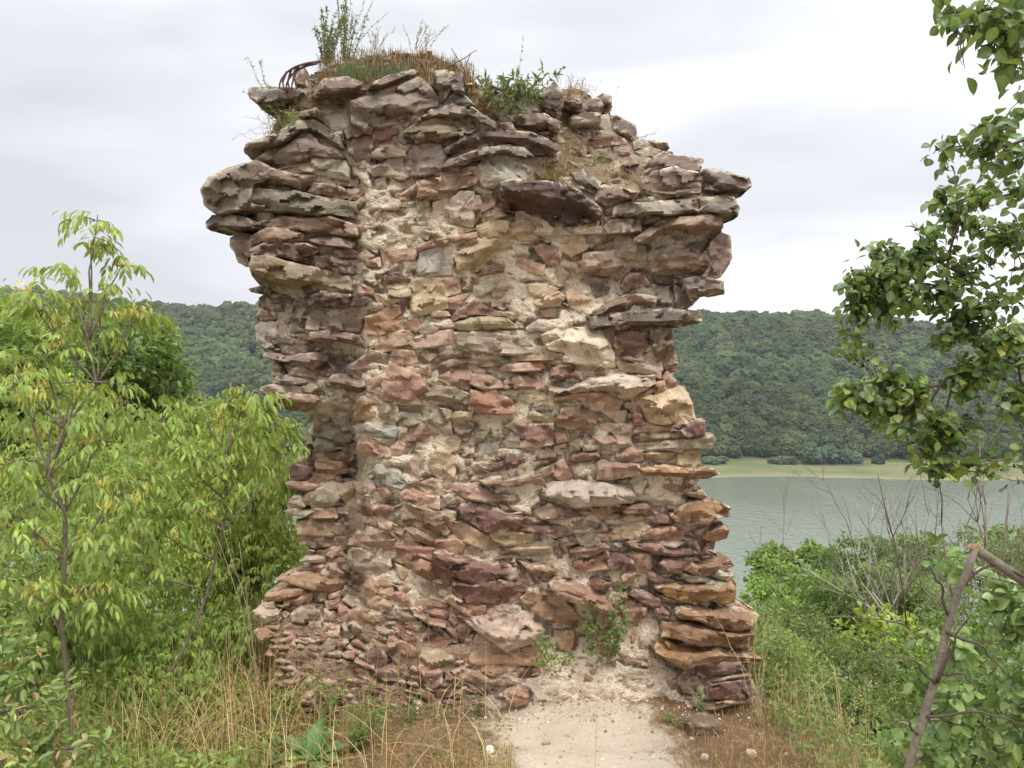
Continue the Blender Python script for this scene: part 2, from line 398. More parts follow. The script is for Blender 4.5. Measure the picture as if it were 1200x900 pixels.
far_shrub(836, 540, 24, 10, 'low pale shrub on the far bank close beside the ruined wall', (.08, .11, .06))
# ---------------------------------------------------------------- traced stones
# each line: colour, protrusion in cm, profile (f flat, u<k> overhang with front edge at k tenths,
# b<k> ledge whose top runs back above k tenths), outline at 6x within the tile
STONES = """
@230 80
n 15 u7 820,200 900,80 1060,60 1180,110 1200,150 1190,210 960,235 840,205
d 18 f 375,150 400,135 560,140 720,140 760,190 600,215 500,245 440,235 380,205
n 6 f 690,20 760,0 780,120 700,110
t 14 u6 695,380 740,310 840,285 935,380 925,420 860,400 820,360
t 3 f 870,300 1060,300 1040,440 940,440 900,370
g 18 u6 345,580 360,530 560,460 700,380 820,365 1000,480 1020,560 950,560 880,520 750,460 620,560 560,590 480,580 400,635
y 8 f 400,650 520,575 560,600 550,640 480,655
p 14 f 550,640 560,600 740,480 800,465 860,540 1000,580 1010,620 900,630 820,610 640,670 560,680
w 10 f 590,710 800,615 1040,650 1065,700 1060,790 940,770 820,740 660,740
g 20 f 40,850 90,770 220,710 430,650 500,690 520,760 400,820 375,920 390,990 240,1000 160,1025 60,960
n 16 u8 440,740 500,690 680,750 900,760 930,800 800,830 780,875 640,840 480,830 440,790
n 9 f 930,440 1020,450 1040,520 960,500
n 6 f 560,600 700,570 640,620
@240 210
p 12 f 730,90 760,30 850,35 960,60 1005,100 1000,135 900,130 780,110
p 9 f 1010,70 1100,70 1125,130 1010,145
p 6 f 880,0 1040,10 1090,50 960,40
g 20 u8 310,130 340,60 480,75 640,90 800,120 1050,160 1055,290 900,265 740,280 640,260 420,270 330,240
d 17 u7 20,300 60,255 230,260 380,300 400,350 230,357 20,340
p 15 f 400,300 560,265 700,280 860,260 1060,320 1060,390 960,390 700,360 560,345 430,340
g 8 f 180,420 240,380 330,400 330,480 300,540 310,610 240,580 215,510 185,480
p 15 f 330,400 440,345 560,350 690,385 690,440 560,450 400,450 330,470
m 14 f 285,520 400,450 560,450 700,450 790,480 740,530 660,570 520,560 400,530 320,550
p 12 u8 740,430 850,395 1050,440 1030,490 820,475
m 12 f 670,570 740,545 860,535 960,560 1090,620 1095,670 1060,680 900,640 700,600
p 7 f 860,500 1000,485 1080,520 1050,550 960,545
t 19 u6 315,600 340,545 440,535 600,590 800,630 1000,680 1025,730 1010,795 860,780 760,780 650,800 480,780 400,745 340,680
n 12 f 315,770 400,755 440,770 430,805 330,790
p 6 f 385,840 430,810 450,880 430,940 390,920
t 4 f 440,810 620,830 620,890 560,980 470,930
m 12 f 700,860 720,810 880,800 1000,810 1140,820 1160,850 1120,895 850,890 640,860
m 9 f 680,757 880,795 860,806 700,800
m 6 f 1075,745 1190,770 1180,815 1080,800
@400 70
d 15 u5 185,180 240,150 380,100 500,70 540,90 440,140 400,180 280,220 200,240
g 13 f 70,290 200,250 420,180 540,120 600,170 690,280 680,330 560,350 430,420 300,470 180,490 130,470 80,440
g 13 f 665,90 740,80 780,180 740,250 700,300 680,230
d 11 f 760,90 850,100 860,260 800,220 770,170
d 10 f 720,320 790,245 870,260 930,320 840,340
g 15 u6 575,400 640,350 760,320 900,330 1080,440 1075,480 960,480 880,420 760,430 640,415
y 12 u8 450,510 520,450 660,420 860,440 960,480 900,520 760,560 680,585 540,580 510,550
m 6 f 410,430 470,410 490,440 440,490
p 6 f 500,400 550,360 560,430 500,440
r 6 f 225,500 320,455 400,450 435,500 430,590 300,610 225,640
p 8 f 20,475 90,470 215,520 220,560 210,700 180,730 110,720 60,640
t 9 f 220,650 300,600 400,590 460,610 440,680 330,690 230,690
w 7 f 225,760 330,698 430,695 430,810 230,820
w 8 f 438,690 520,600 700,600 725,680 700,780 560,810 438,810
q 10 u9 700,830 700,770 960,755 970,820 940,890 760,935 660,935 540,965 540,850
q 9 f 410,950 530,870 540,940 430,1005
w 9 f 966,732 1080,655 1250,730 1340,760 1345,840 1260,840 1020,900 990,880
t 5 f 240,740 225,700 215,560 235,560 240,640
d 4 f 440,510 450,590 530,590 500,540
@570 80
n 19 u4 -290,570 -160,470 0,420 150,440 300,450 380,480 500,540 500,580 400,610 330,600 250,560 100,548 0,550 -150,590 -240,600
g 15 u6 -310,700 -260,640 0,560 150,540 250,560 330,620 310,670 240,670 60,590 0,625 -60,640 -180,680
d 16 f 260,230 280,180 400,180 470,100 530,170 530,270 480,300 380,260
d 12 f 410,290 470,260 520,310 480,345 430,320
p 14 u6 165,350 200,330 400,325 520,380 500,420 440,400 280,450 220,440
r 8 f 780,210 820,185 880,200 875,290 850,310 810,290
n 10 f 880,350 920,340 1040,400 1050,460 1030,490 960,450 890,420
n 6 f 490,345 660,335 710,380 700,410 620,420 520,380
w 5 f 540,200 640,200 660,250 600,290 540,280
g 6 f 670,260 780,210 820,260 800,320 700,290
w 5 f 720,340 850,330 880,400 830,430 740,390
p 6 f 720,510 800,490 840,530 800,580 720,580
p 8 f 900,560 980,540 1010,600 960,640 910,620
t 7 f 880,510 960,500 980,530 910,560
d 5 f 460,690 560,680 560,740 480,740
t 7 f 500,780 620,760 690,850 560,830
n 7 f 410,600 520,590 500,650 420,660
w 4 f 540,310 640,290 690,340 560,340
t 4 f 780,440 860,440 920,490 840,500
n 5 f 620,470 720,450 800,490 700,510
t 5 f 800,580 870,560 900,640 820,650
g 6 f 600,560 680,540 700,600 620,600
t 6 f 720,860 830,820 880,870 780,880
g 5 f 860,690 930,650 940,720 880,740
p 7 f 100,390 170,380 200,430 120,430
t 6 f 0,360 50,370 80,410 0,415
@700 120
n 14 u9 260,500 400,400 470,370 640,385 735,395 720,490 600,480 500,455 400,490
n 17 f 320,560 400,490 530,455 740,500 720,640 560,650 400,640 330,610
d 20 u8 730,490 780,465 900,490 1060,530 1080,590 960,665 850,650 735,635
r 11 f 150,460 230,380 290,440 230,510 190,500
d 7 f 340,265 480,280 500,320 480,335 400,300
w 6 f 260,280 320,262 400,290 370,325 265,335
y 6 f 270,345 390,325 480,350 370,390 290,390
n 7 f 460,345 520,350 525,372 470,368
t 5 f 290,400 350,390 380,400 300,470
t 5 f 60,470 130,440 150,490 90,500
p 5 f 130,290 200,270 220,330 140,320
p 6 f 250,550 320,520 330,580 270,590
@560 190
d 30 u35 180,330 165,240 160,150 260,120 560,150 700,200 860,320 865,380 700,440 480,460 440,400 300,390 210,360
n 10 f 30,350 20,250 150,160 165,240 110,310
n 7 f -50,350 -20,240 20,240 30,350 -10,420 -50,390
t 5 f 35,390 60,340 120,320 200,370 110,405 40,430
t 10 f 0,450 110,410 215,420 210,550 20,550
t 9 f 222,430 380,400 440,420 460,540 400,550 222,550
p 8 f 390,600 470,580 580,640 575,715 480,710
t 5 f 590,620 620,520 730,495 770,600 660,655
d 4 f 740,500 900,490 900,540 800,590 750,560
d 14 f 670,80 740,60 860,140 820,215 740,180 680,120
n 13 u6 830,220 900,165 1130,210 1080,260 900,300 840,270
t 12 u9 890,460 940,405 1130,400 1140,490 1080,500 920,510
w 12 u7 640,700 740,690 740,640 840,640 960,620 1110,690 1060,740 900,790 700,780
w 8 f 950,600 980,510 1060,500 1110,600 1110,680 1000,660
r 9 b2 1020,870 1050,790 1150,780 1205,860 1020,920
d 4 u6 300,830 460,790 520,850 420,860
q 5 f 230,700 330,690 460,720 450,790 320,760
n 3 f 640,820 900,820 960,890 700,900
t 3 f 460,470 560,460 640,510 620,560 470,560
w 4 f 530,560 600,570 580,630 520,590
g 5 f 900,340 950,320 960,370 920,390
n 5 f 870,390 960,380 940,400 880,440
t 4 f 480,740 560,720 640,790 560,860 500,790
t 6 f 520,130 600,110 740,190 640,180
@700 230
g 17 u8 120,130 130,80 180,40 330,50 700,10 716,60 714,125 500,140 340,130 180,160
g 18 u8 722,60 708,10 900,0 960,10 990,80 980,135 900,150 722,125
d 9 f 330,200 370,120 470,140 430,170
p 19 u5 265,300 340,240 480,160 680,145 750,120 870,150 865,260 820,300 640,290 500,250 400,290 280,325
q 12 b3 350,490 450,390 680,350 710,400 720,510 560,500 400,525
t 6 f 270,340 340,360 350,480 330,500 280,440
p 7 f 800,340 870,260 930,290 940,440 870,560 800,580 740,560 790,490
m 6 f 710,410 790,380 800,490 740,530
g 14 u7 600,580 700,570 860,590 880,600 880,685 660,700 620,640
p 15 u5 -50,830 50,770 180,700 320,690 410,710 400,790 250,800 100,820 0,850
d 14 u7 -50,850 250,810 500,790 730,810 725,880 560,920 400,930 200,900 -40,920
d 5 f 600,400 700,330 760,310 720,400
d 3 f 400,540 560,520 640,560 600,640 420,600
d 4 f 540,620 660,700 660,760 560,790
t 4 f 60,340 120,310 120,400 60,400
@400 190
t 4 f 250,400 310,350 440,400 440,470 380,500 260,450
p 7 f 235,370 260,280 310,290 250,400
y 5 f 500,400 560,330 630,330 610,450 550,460
w 6 f 650,290 760,240 750,440 650,440
w 8 f 768,270 840,215 930,215 925,450 765,430
g 6 f 240,540 360,510 430,540 300,590
p 7 f 280,620 480,590 530,640 500,690 300,720
p 9 u7 530,600 640,550 950,490 950,530 880,560 780,590 640,630 550,625
b 7 f 540,740 560,640 700,600 790,640 770,790 540,800
t 11 b3 810,640 870,590 1060,540 1180,570 1190,610 1080,650 960,760 820,760
p 5 f 110,670 170,620 230,660 160,700
m 7 f 270,790 430,720 420,790 480,820 480,850 330,840
m 9 u8 940,780 1060,705 1140,730 1130,770 960,805
p 4 f 170,690 265,670 270,730 180,730
t 4 f 440,310 500,330 480,420 440,380
t 5 f 550,290 600,270 620,310 540,330
t 4 f 240,130 300,110 320,180 260,200
g 4 f 80,290 150,240 170,290 100,330
p 4 f 380,220 440,210 420,260 380,260
w 4 f 480,440 640,460 600,540 520,500
t 3 f 660,460 760,450 950,470 760,520
g 6 f 330,100 380,70 480,100 420,130
@290 340
g 9 f 415,240 430,190 480,150 580,130 800,140 805,200 780,295 700,295 530,290 420,270
r 8 f 830,190 920,170 990,110 1070,110 1080,220 1120,270 1050,285 940,310 850,315
t 5 f 880,20 1000,50 1060,60 1000,110 930,90
g 9 u8 1000,0 1140,0 1145,50 1080,60 1000,45
p 12 u6 430,350 450,295 640,295 780,320 830,400 820,430 700,410 540,380
n 8 f 270,320 440,295 430,350 300,340
n 10 f 180,350 260,320 420,340 440,370 300,375 200,380
p 9 f 900,400 930,330 1030,290 1140,285 1165,350 1160,410 1000,425 910,420
n 6 f 790,490 860,430 1000,450 990,500 950,590 820,610 700,540
p 7 f 1000,480 1030,425 1160,430 1190,500 1150,530 1030,500
p 11 u6 110,430 180,440 300,460 450,440 560,460 550,500 450,550 330,510 220,500 120,470
n 7 f 170,540 200,500 260,590 180,600
n 8 f 260,520 420,550 500,560 480,620 300,600
g 11 u7 180,620 260,595 400,630 400,650 330,670 190,670
p 17 u6 100,690 160,735 300,730 470,740 490,770 440,840 300,840 200,810 90,710
p 11 f 510,570 620,550 740,560 730,590 600,600 530,610
p 16 u5 555,650 600,600 700,590 760,630 820,620 830,740 740,730 600,690
t 7 f 500,640 550,630 600,700 580,720 510,690
t 6 f 380,680 420,660 480,690 440,730 390,720
p 7 f 840,640 930,610 940,740 840,710
p 9 f 945,760 950,620 1000,510 1130,560 1200,600 1280,700 1280,790 1200,800 1060,800
r 6 f 760,870 780,770 840,740 930,760 890,900 860,910 750,910
n 5 f 85,90 120,40 145,60 140,130 90,110
d 4 f 150,40 320,60 250,160 160,120
n 5 f 60,190 100,130 180,160 200,200 100,220
n 4 f 200,130 240,200 260,300 210,310
g 5 f 260,260 320,240 400,290 300,310
n 5 f 360,420 500,440 480,500 380,460
w 7 f 60,260 130,210 200,240 190,330 130,380 70,360
w 6 f 90,380 170,350 170,400 120,420
w 8 f 100,680 200,660 380,680 370,720 160,730
d 2 f 560,500 700,480 780,560 640,580
r 5 f 1150,540 1200,530 1200,590 1160,570
@450 320
t 9 f 195,220 195,60 260,30 400,40 440,150 440,240 260,290 200,260
q 6 f 405,50 430,10 520,20 540,130 440,155
p 8 f 440,180 540,150 600,150 600,200 500,250 440,240
w 8 f 640,100 780,50 780,130 730,200 640,180
t 7 f 770,100 820,50 870,90 830,220 760,230
m 10 u8 480,310 520,260 640,200 760,260 950,300 800,300 640,310 490,340
w 6 f 330,260 440,270 460,300 340,305
g 6 f 240,390 310,310 420,350 350,410 270,430
t 12 b3 510,350 620,310 820,300 930,370 930,390 800,385 640,400 530,400
p 8 f 205,470 300,420 480,400 510,490 340,520 215,525
g 12 f 495,420 560,410 700,420 1070,450 1070,560 900,575 740,555 540,540
g 6 f 390,570 440,520 510,505 520,560 420,605
p 6 f 260,570 300,545 380,570 320,620
p 6 f 45,620 80,550 160,545 225,590 210,640 150,650
n 7 f 325,700 330,650 440,620 580,610 580,660 440,700 330,730
r 7 f 190,660 320,640 320,730 200,680
n 7 f 590,610 800,620 820,650 700,665 590,660
m 5 f 545,565 660,570 660,600 560,600
p 9 f 350,740 480,690 600,670 615,720 600,820 480,800 370,760
p 12 u8 810,670 880,640 1100,625 1130,660 1080,700 860,705
p 11 f 610,780 620,710 800,720 840,810 700,815
p 11 u8 850,760 960,720 1120,770 1130,800 1080,820 860,820
q 8 u8 900,600 1100,570 1250,590 1250,620 1120,620 920,625
g 10 f 285,840 350,790 500,810 590,850 610,940 560,960 400,930 300,900
r 14 b1 620,820 790,820 850,870 920,920 900,990 700,990 600,960
p 7 f 630,670 700,670 710,710 640,705
b 7 f 1000,390 1060,350 1130,370 1130,410 1020,415
y 6 f 1000,220 1100,180 1250,160 1230,230 1100,240
p 4 f 1090,250 1200,250 1200,310 1120,300
t 5 f 100,60 180,70 180,160 50,160 30,100
r 4 f 140,330 230,310 260,390 220,410 150,380
g 5 f 1000,110 1170,90 1150,150 1000,170
w 5 f 700,570 760,560 830,600 700,600
@620 320
t 9 f 260,140 310,110 440,190 440,250 350,270 280,220
t 8 f 0,80 100,80 200,110 150,160 0,200
t 10 u7 60,220 120,170 200,130 250,160 240,190 130,240
d 6 f 400,90 470,50 560,90 600,140 480,160
w 14 b4 90,440 240,380 500,400 590,540 600,660 500,655 380,640 250,620 250,560 130,540
m 11 f 600,510 620,440 700,415 800,430 830,500 790,570 740,590 660,560
n 8 f 450,370 600,375 600,400 610,460 580,510 530,430
n 11 f 860,390 1000,400 1010,520 1045,620 950,660 890,600 860,480
w 8 f 780,600 880,540 930,640 920,740 780,700 640,680 620,620 740,640
r 7 f 600,570 700,590 810,620 780,640 640,600
p 12 u6 150,720 170,670 280,640 370,700 360,780 300,760 250,770 150,740
w 19 u5 330,810 440,750 650,720 870,740 880,780 760,850 680,900 640,880 540,860 400,830 300,850
q 8 f 880,820 890,770 950,760 955,820 900,840
q 7 f 940,740 970,690 1030,760 1035,820 960,820
t 15 b3 820,1000 790,880 900,850 1050,800 1090,810 1140,920 1160,1020 1100,1060 940,1060 850,1050
t 5 f 380,680 500,665 620,680 560,710 440,720
n 5 f 940,660 1040,620 1030,680 970,710
n 6 f 720,890 870,810 880,830 790,880 740,910
r 9 f 780,920 800,1050 740,1050 720,960
@290 460
g 11 f 470,260 490,150 560,120 640,150 750,200 745,290 710,345 650,340 560,310 470,300
b 9 u6 470,360 500,305 560,310 660,350 650,390 560,415 480,400
g 6 f 670,370 720,330 780,320 770,420 720,425 680,410
b 7 f 760,230 850,220 950,270 950,310 820,315 770,290
b 7 f 950,230 1030,220 1060,270 1040,315 960,300
p 7 f 770,410 800,315 880,320 925,370 910,480 840,450
b 6 f 890,320 960,305 1040,320 1020,360 930,365
p 6 f 920,480 930,370 1000,400 1010,510 930,500
p 6 f 1010,380 1060,345 1110,370 1060,540 1020,500
b 7 f 895,550 920,510 1060,540 1110,640 1080,680 970,650 920,620
g 7 f 890,130 960,70 1050,100 1060,180 1030,220 910,190
g 7 f 1060,170 1080,140 1200,150 1240,200 1140,230 1070,245
n 6 f 375,400 420,370 440,400 430,440 380,435
p 7 f 390,480 430,440 520,470 500,520 430,520
m 10 f 300,530 320,510 450,530 460,570 410,620 310,590
p 9 f 270,640 320,625 430,650 560,640 540,670 430,690 300,670
t 5 f 430,610 470,570 560,580 540,630 440,640
w 9 f 430,760 480,700 560,640 650,650 660,730 600,790 500,850 450,800
q 8 f 650,640 740,630 740,740 690,770 650,700
p 7 f 750,640 840,625 850,700 780,710
p 6 f 380,740 440,700 470,700 440,780 390,790
w 7 f 280,780 320,740 370,730 390,800 300,830
w 8 f 265,835 330,820 460,840 400,870 300,860
n 4 f 520,430 660,400 680,470 560,500
n 3 f 560,570 700,580 710,620 570,630
n 4 f 680,430 800,450 820,600 740,600
p 5 f 850,660 890,640 900,700 860,700
m 8 f 770,780 830,740 900,780 880,850 820,860 780,840
m 8 f 890,830 940,790 1030,810 1020,830 930,880
r 7 f 910,680 980,670 1030,730 960,740
@450 450
t 8 f 325,560 330,490 460,400 540,400 500,500 490,680 400,670 340,610
p 8 f 150,380 180,310 280,280 370,310 390,370 340,400 250,400 160,400
g 7 f 310,270 360,170 480,190 460,260 480,350 430,345 380,300
n 8 f 490,300 560,260 620,280 600,380 570,410 530,370
t 8 f 450,240 500,200 620,200 600,250 500,280
g 5 f 170,540 240,510 310,540 290,620 240,660 200,620
p 7 f 430,690 540,700 680,750 780,800 700,830 560,800 430,750
n 8 f 690,755 960,790 960,820 790,820
p 8 f 120,770 160,740 230,780 380,790 380,880 260,850 140,820
m 9 u7 655,560 700,540 840,560 850,500 990,490 980,560 920,600 840,590 780,620 700,590
n 7 f 460,780 500,790 600,830 500,850
p 14 u7 680,680 760,650 840,650 830,690 1000,640 1190,560 1190,620 1120,700 960,720 820,720 720,710
r 9 f 850,300 930,260 1010,270 1000,340 970,380 900,310
m 10 f 1010,290 1190,280 1190,420 1110,435 1000,390
m 7 f 970,450 1080,450 1070,495 1000,490
m 8 u6 1050,530 1120,490 1200,490 1190,540 1070,555
y 5 f 810,60 920,70 1120,60 1150,110 1030,130 890,110
y 6 f 900,210 1000,190 1190,230 1190,270 1030,260 890,260
g 4 f 930,140 1160,130 1180,180 1000,180
g 5 f 640,340 730,330 700,380 640,380
w 5 f 850,400 900,340 950,380 950,440 870,440
b 5 f 670,430 740,410 780,480 680,510
g 5 f 750,430 810,410 800,480 760,480
p 5 f 530,650 590,620 570,700 530,700
n 5 f 570,540 620,530 610,570 580,570
t 5 f 230,470 320,470 320,520 260,520
p 6 f 240,700 340,670 410,680 420,780 360,780
n 4 f 160,400 240,410 210,440 170,440
t 6 f 100,310 160,310 150,400 100,390
w 6 f 960,400 1080,400 1090,450 970,445
g 5 f 285,170 350,160 330,205 285,200
t 5 f 640,215 750,260 700,290 640,260
b 4 f 760,730 900,740 880,770 780,760
@650 450
g 20 u25 -50,10 0,80 170,0 240,-40 700,-60 690,20 560,100 480,125 380,80 240,50 120,60
q 10 u3 0,90 120,65 240,55 380,85 470,125 440,180 380,200 240,180 120,150 0,130
r 12 f 30,230 60,160 200,160 290,220 290,280 240,320 120,310 0,300 0,260
p 8 f 500,140 560,130 550,190 510,170
t 8 f 410,340 510,290 540,300 540,420 450,420
n 7 f 510,210 560,220 550,250 510,260
p 9 f 550,300 660,290 670,340 560,350
q 8 f 670,300 830,280 830,330 680,340
m 7 f 545,345 600,345 590,405 545,405
y 9 f 600,350 820,345 810,380 600,405
m 14 f 830,300 980,255 1050,260 1050,360 940,375 900,330 830,330
t 9 f 820,350 870,330 940,380 900,390 830,385
g 15 f 550,420 700,410 960,380 1110,360 1125,390 1100,460 900,455 740,470 620,475 560,450
t 11 f 615,490 800,475 890,470 860,540 740,540 640,510
y 7 f 870,490 900,470 1010,470 1020,520 980,590 870,580
o 16 u6 610,600 800,580 960,600 1100,595 1160,630 1060,665 900,660 640,645
p 10 b3 440,500 450,420 540,440 610,480 610,530 540,545 450,520
n 15 b3 305,560 330,530 450,550 590,570 590,635 560,640 420,660 310,670
p 10 u6 115,540 130,500 280,470 310,510 240,540 150,565
p 8 f 265,370 400,370 430,410 350,430
w 22 b7 -80,760 0,690 300,690 520,710 560,790 540,835 240,860 160,865 60,820 -60,790
w 7 f 530,690 600,620 650,680 610,770 560,750
n 4 f 650,640 900,660 880,740 760,780 700,730
n 8 f 890,750 920,670 960,670 1000,740 960,755
g 10 f 920,760 1040,750 1070,790 1030,810 960,790
t 6 f 330,190 500,190 490,280 440,270
t 6 f 320,290 460,290 400,330 340,330
p 6 f 250,600 300,590 290,660 260,670
w 6 f 200,430 310,430 300,460 210,470
n 4 f 0,440 50,470 60,530 0,530
p 4 f 330,470 380,460 430,480 400,500 340,500
p 5 f 1,560 60,540 130,640 60,690 0,640
g 5 f 110,420 170,400 170,460 120,460
t 5 f 0,340 60,350 90,400 20,410
@460 560
p 12 f 360,40 420,30 600,60 720,120 760,160 640,170 560,150 380,100
n 8 f 720,120 900,120 900,165 780,160
p 8 f 60,110 140,80 310,120 330,215 220,190 70,150
n 11 f 65,230 120,190 240,230 400,270 440,290 380,415 300,410 180,350 80,290
m 16 b3 465,220 490,190 560,170 700,200 840,270 1000,290 1100,320 1090,380 900,375 740,380 640,370 520,290
t 9 f 410,380 430,300 560,350 700,430 830,510 660,510 540,460 420,430
t 11 f 680,400 760,370 980,400 1000,450 800,470 720,440
t 12 b5 820,500 1000,480 1120,480 1120,520 980,510 860,515
p 9 f 295,480 310,440 430,430 510,470 500,520 450,550 300,530
p 8 f 90,360 140,340 240,400 300,430 280,480 180,440
p 9 f 10,440 80,400 200,480 290,500 270,580 130,520 20,490
p 12 f 15,550 60,500 160,540 300,610 420,690 400,780 340,800 240,720 100,620 30,590
m 19 b3 290,570 300,535 400,560 600,580 740,610 830,625 820,680 680,720 570,755 470,700 300,610
m 15 f 430,800 430,700 560,760 700,720 900,720 950,770 860,860 740,885 540,890 460,850
p 12 u5 900,590 1000,620 1120,620 1155,660 1130,690 1060,700 980,670
g 5 f 190,730 310,770 310,830 240,830 190,800
n 7 f 1000,390 1060,400 1060,440 1010,450
n 12 f 1000,240 1100,190 1200,200 1200,290 1050,290
m 7 f 1100,340 1190,350 1170,370 1110,380
n 6 f 340,210 440,240 450,290 380,270
m 6 f 140,515 240,550 280,590 230,600 150,550
t 7 f 25,610 100,640 190,730 160,760 60,710
p 5 f 20,760 110,770 160,800 80,810
n 6 f 890,680 960,680 1000,740 940,770
n 7 f 360,130 460,130 480,180 380,190
t 5 f 530,480 700,530 840,560 640,570 540,530
@290 580
p 9 f 710,350 760,270 1000,250 1030,290 1010,380 900,410 850,370 770,360
g 8 f 715,400 740,370 880,400 1000,410 1000,500 900,580 780,530 720,480
p 6 f 820,200 870,150 910,160 910,240 820,230
p 9 f 920,170 960,165 1100,240 1080,280 930,240
m 7 f 1085,110 1200,130 1200,230 1100,200
p 9 u8 430,130 460,100 600,95 630,150 600,180 450,180
q 6 f 700,100 770,110 770,180 710,200
n 5 f 350,190 480,180 680,210 690,280 520,290 360,280
n 5 f 370,290 560,300 690,290 680,340 480,370 370,340
p 8 f 560,420 580,370 650,360 680,430 620,460
w 9 f 375,465 410,440 540,430 560,470 430,475
w 8 f 530,530 560,490 670,480 670,560 580,600 520,560
q 16 b4 210,600 330,560 440,545 620,620 690,610 650,660 520,690 400,650 260,610
q 14 b3 130,700 250,665 400,660 400,690 240,740 140,740
q 10 f 260,740 440,690 440,740 360,780 260,780
w 9 f 120,770 140,735 180,740 180,790 130,800
w 12 b4 45,820 110,795 200,820 220,880 120,900 60,870
g 11 f 310,840 400,800 500,820 520,880 400,900 320,890
p 8 f 470,680 560,690 540,740 480,740
w 7 f 570,700 650,680 650,720 580,730
g 7 f 660,700 690,640 820,690 800,730 700,730
w 7 f 670,740 700,720 830,740 820,780 740,790
q 8 f 830,640 870,600 920,650 900,700 830,690
t 8 f 920,690 1000,660 1030,710 960,720
t 7 f 850,750 960,720 1010,790 920,800 860,790
n 9 f 730,550 830,590 820,620 740,600
p 7 f 700,620 800,640 790,680 720,670
m 7 f 680,440 710,440 720,540 690,520
q 7 f 720,850 760,810 870,820 860,880 740,890
r 6 f 460,490 540,500 530,540 470,530
p 7 f 550,760 640,740 640,790 570,800
t 6 f 870,300 1040,290 1100,400 1020,370
t 5 f 880,600 960,590 1050,640 960,650
@640 560
m 12 b2 540,230 560,190 700,175 800,200 800,240 700,250 560,250
t 7 f 540,290 560,250 700,255 690,310 580,315
m 9 f 690,280 800,260 870,280 860,320 720,320
t 7 f 440,400 540,320 700,320 690,400 600,420 480,430
r 11 f 685,400 740,370 860,345 960,370 960,430 800,435 700,430
m 15 b6 570,460 600,435 760,460 940,490 1010,500 1020,540 880,550 760,520 640,500
w 8 f 700,450 840,440 970,450 900,490 760,470
o 20 b4 880,270 960,190 1080,155 1200,180 1290,210 1280,270 1180,290 1140,330 1000,330 930,310
p 12 b3 200,590 300,570 420,520 460,600 440,640 300,655 210,625
m 12 b3 460,520 600,545 620,640 470,640 440,600
p 9 f 590,550 730,530 740,620 690,690 650,670 620,600
n 12 b4 80,510 130,490 240,490 400,480 440,490 330,550 200,570 100,560
n 11 f 50,460 140,430 230,430 230,460 100,500
w 8 f 215,400 350,370 380,470 280,490 240,460
m 11 b2 0,240 100,200 220,240 220,270 100,280 0,280
n 8 f 0,340 50,325 120,350 60,385 0,385
q 9 f 330,220 420,200 430,280 380,290
p 6 f 385,310 410,300 430,360 390,370
m 12 b4 815,610 840,570 1020,570 1040,620 960,640 980,670 860,660
o 13 b4 985,650 1040,620 1200,560 1280,580 1310,620 1240,650 1190,690 1080,690
b 9 f 960,690 1030,685 1150,710 1130,735 1020,725
p 9 f 710,660 760,680 950,740 900,755 780,740 720,700
m 13 b2 300,745 340,700 450,740 440,800 360,785
p 10 f 530,690 600,640 650,690 620,730 540,740
p 18 b5 50,790 90,735 240,750 420,820 480,960 400,960 300,900 180,870 70,840
m 13 b2 580,820 620,790 680,790 790,840 800,900 740,900 640,860
o 18 b3 780,780 820,765 1000,745 1200,760 1290,720 1330,740 1320,870 1240,890 1160,860 1060,880 960,870 860,830
n 5 f 430,200 560,190 540,230 440,240
y 5 f 230,240 310,240 330,260 280,270
t 4 f 120,300 240,300 210,360 140,350
t 4 f 370,390 440,400 430,440 380,435
w 6 f 220,340 280,300 370,320 340,360 250,370
p 5 f 1040,560 1000,590 1100,600
t 6 f 860,200 920,200 900,220 860,220
@720 580
r 14 b3 620,310 680,250 760,215 805,245 780,300 700,325
b 10 f 480,580 500,560 660,590 660,610 540,615
b 9 f 660,630 700,600 820,610 740,650
p 9 f 750,590 800,560 830,570 810,605
n 6 f 640,330 700,330 690,380 660,360
b 7 f 560,260 600,240 660,230 620,290
b 10 f 690,570 740,540 830,570 760,600
@290 690
w 11 f 670,260 740,235 800,290 740,335 690,345
p 10 f 990,400 1000,340 1100,380 1200,440 1190,520 1140,560 1060,530 1000,460
m 9 f 1050,310 1120,300 1200,340 1200,400 1120,370
m 8 f 930,280 1040,290 1040,330 940,320
q 8 f 720,180 780,150 870,170 940,250 900,290 780,240 720,200
n 5 f 800,290 900,310 1000,370 960,390 800,350
p 6 f 660,460 760,430 740,490 690,480
n 5 f 800,480 900,400 1000,500 900,560
p 5 f 880,560 1060,540 1090,640 960,640
t 8 f 370,670 460,620 480,630 400,690
t 8 f 370,760 440,730 490,690 490,710 430,770
n 4 f 560,560 760,540 800,640 620,640
g 5 f 480,430 560,360 620,370 600,430 520,480
p 6 f 620,370 700,380 640,440
p 6 f 530,240 640,270 640,310 560,300
p 6 f 230,380 300,330 330,400 260,420
q 7 f 50,310 130,280 180,320 100,370
g 6 f 440,240 520,240 500,310 450,300
n 5 f 540,160 640,200 600,230 540,220
p 5 f 640,120 720,150 700,210 650,200
t 5 f 880,350 980,400 940,440 870,400
n 6 f 930,130 1030,150 1040,200 960,190
@460 680
p 8 f 155,180 180,130 280,140 380,180 370,220 260,210 170,205
p 10 f 130,200 160,190 260,270 370,300 370,335 260,310 160,250
p 9 f 265,230 300,210 385,225 375,280 290,285
p 8 f 385,210 430,180 475,210 470,260 390,240
n 10 f 385,310 420,250 480,270 545,345 500,435 430,390 390,350
p 14 f 370,140 430,105 480,150 560,165 650,180 640,230 560,265 500,230 440,190
w 21 b7 470,255 600,270 740,235 860,260 1000,330 1060,350 980,440 800,497 640,390 540,310
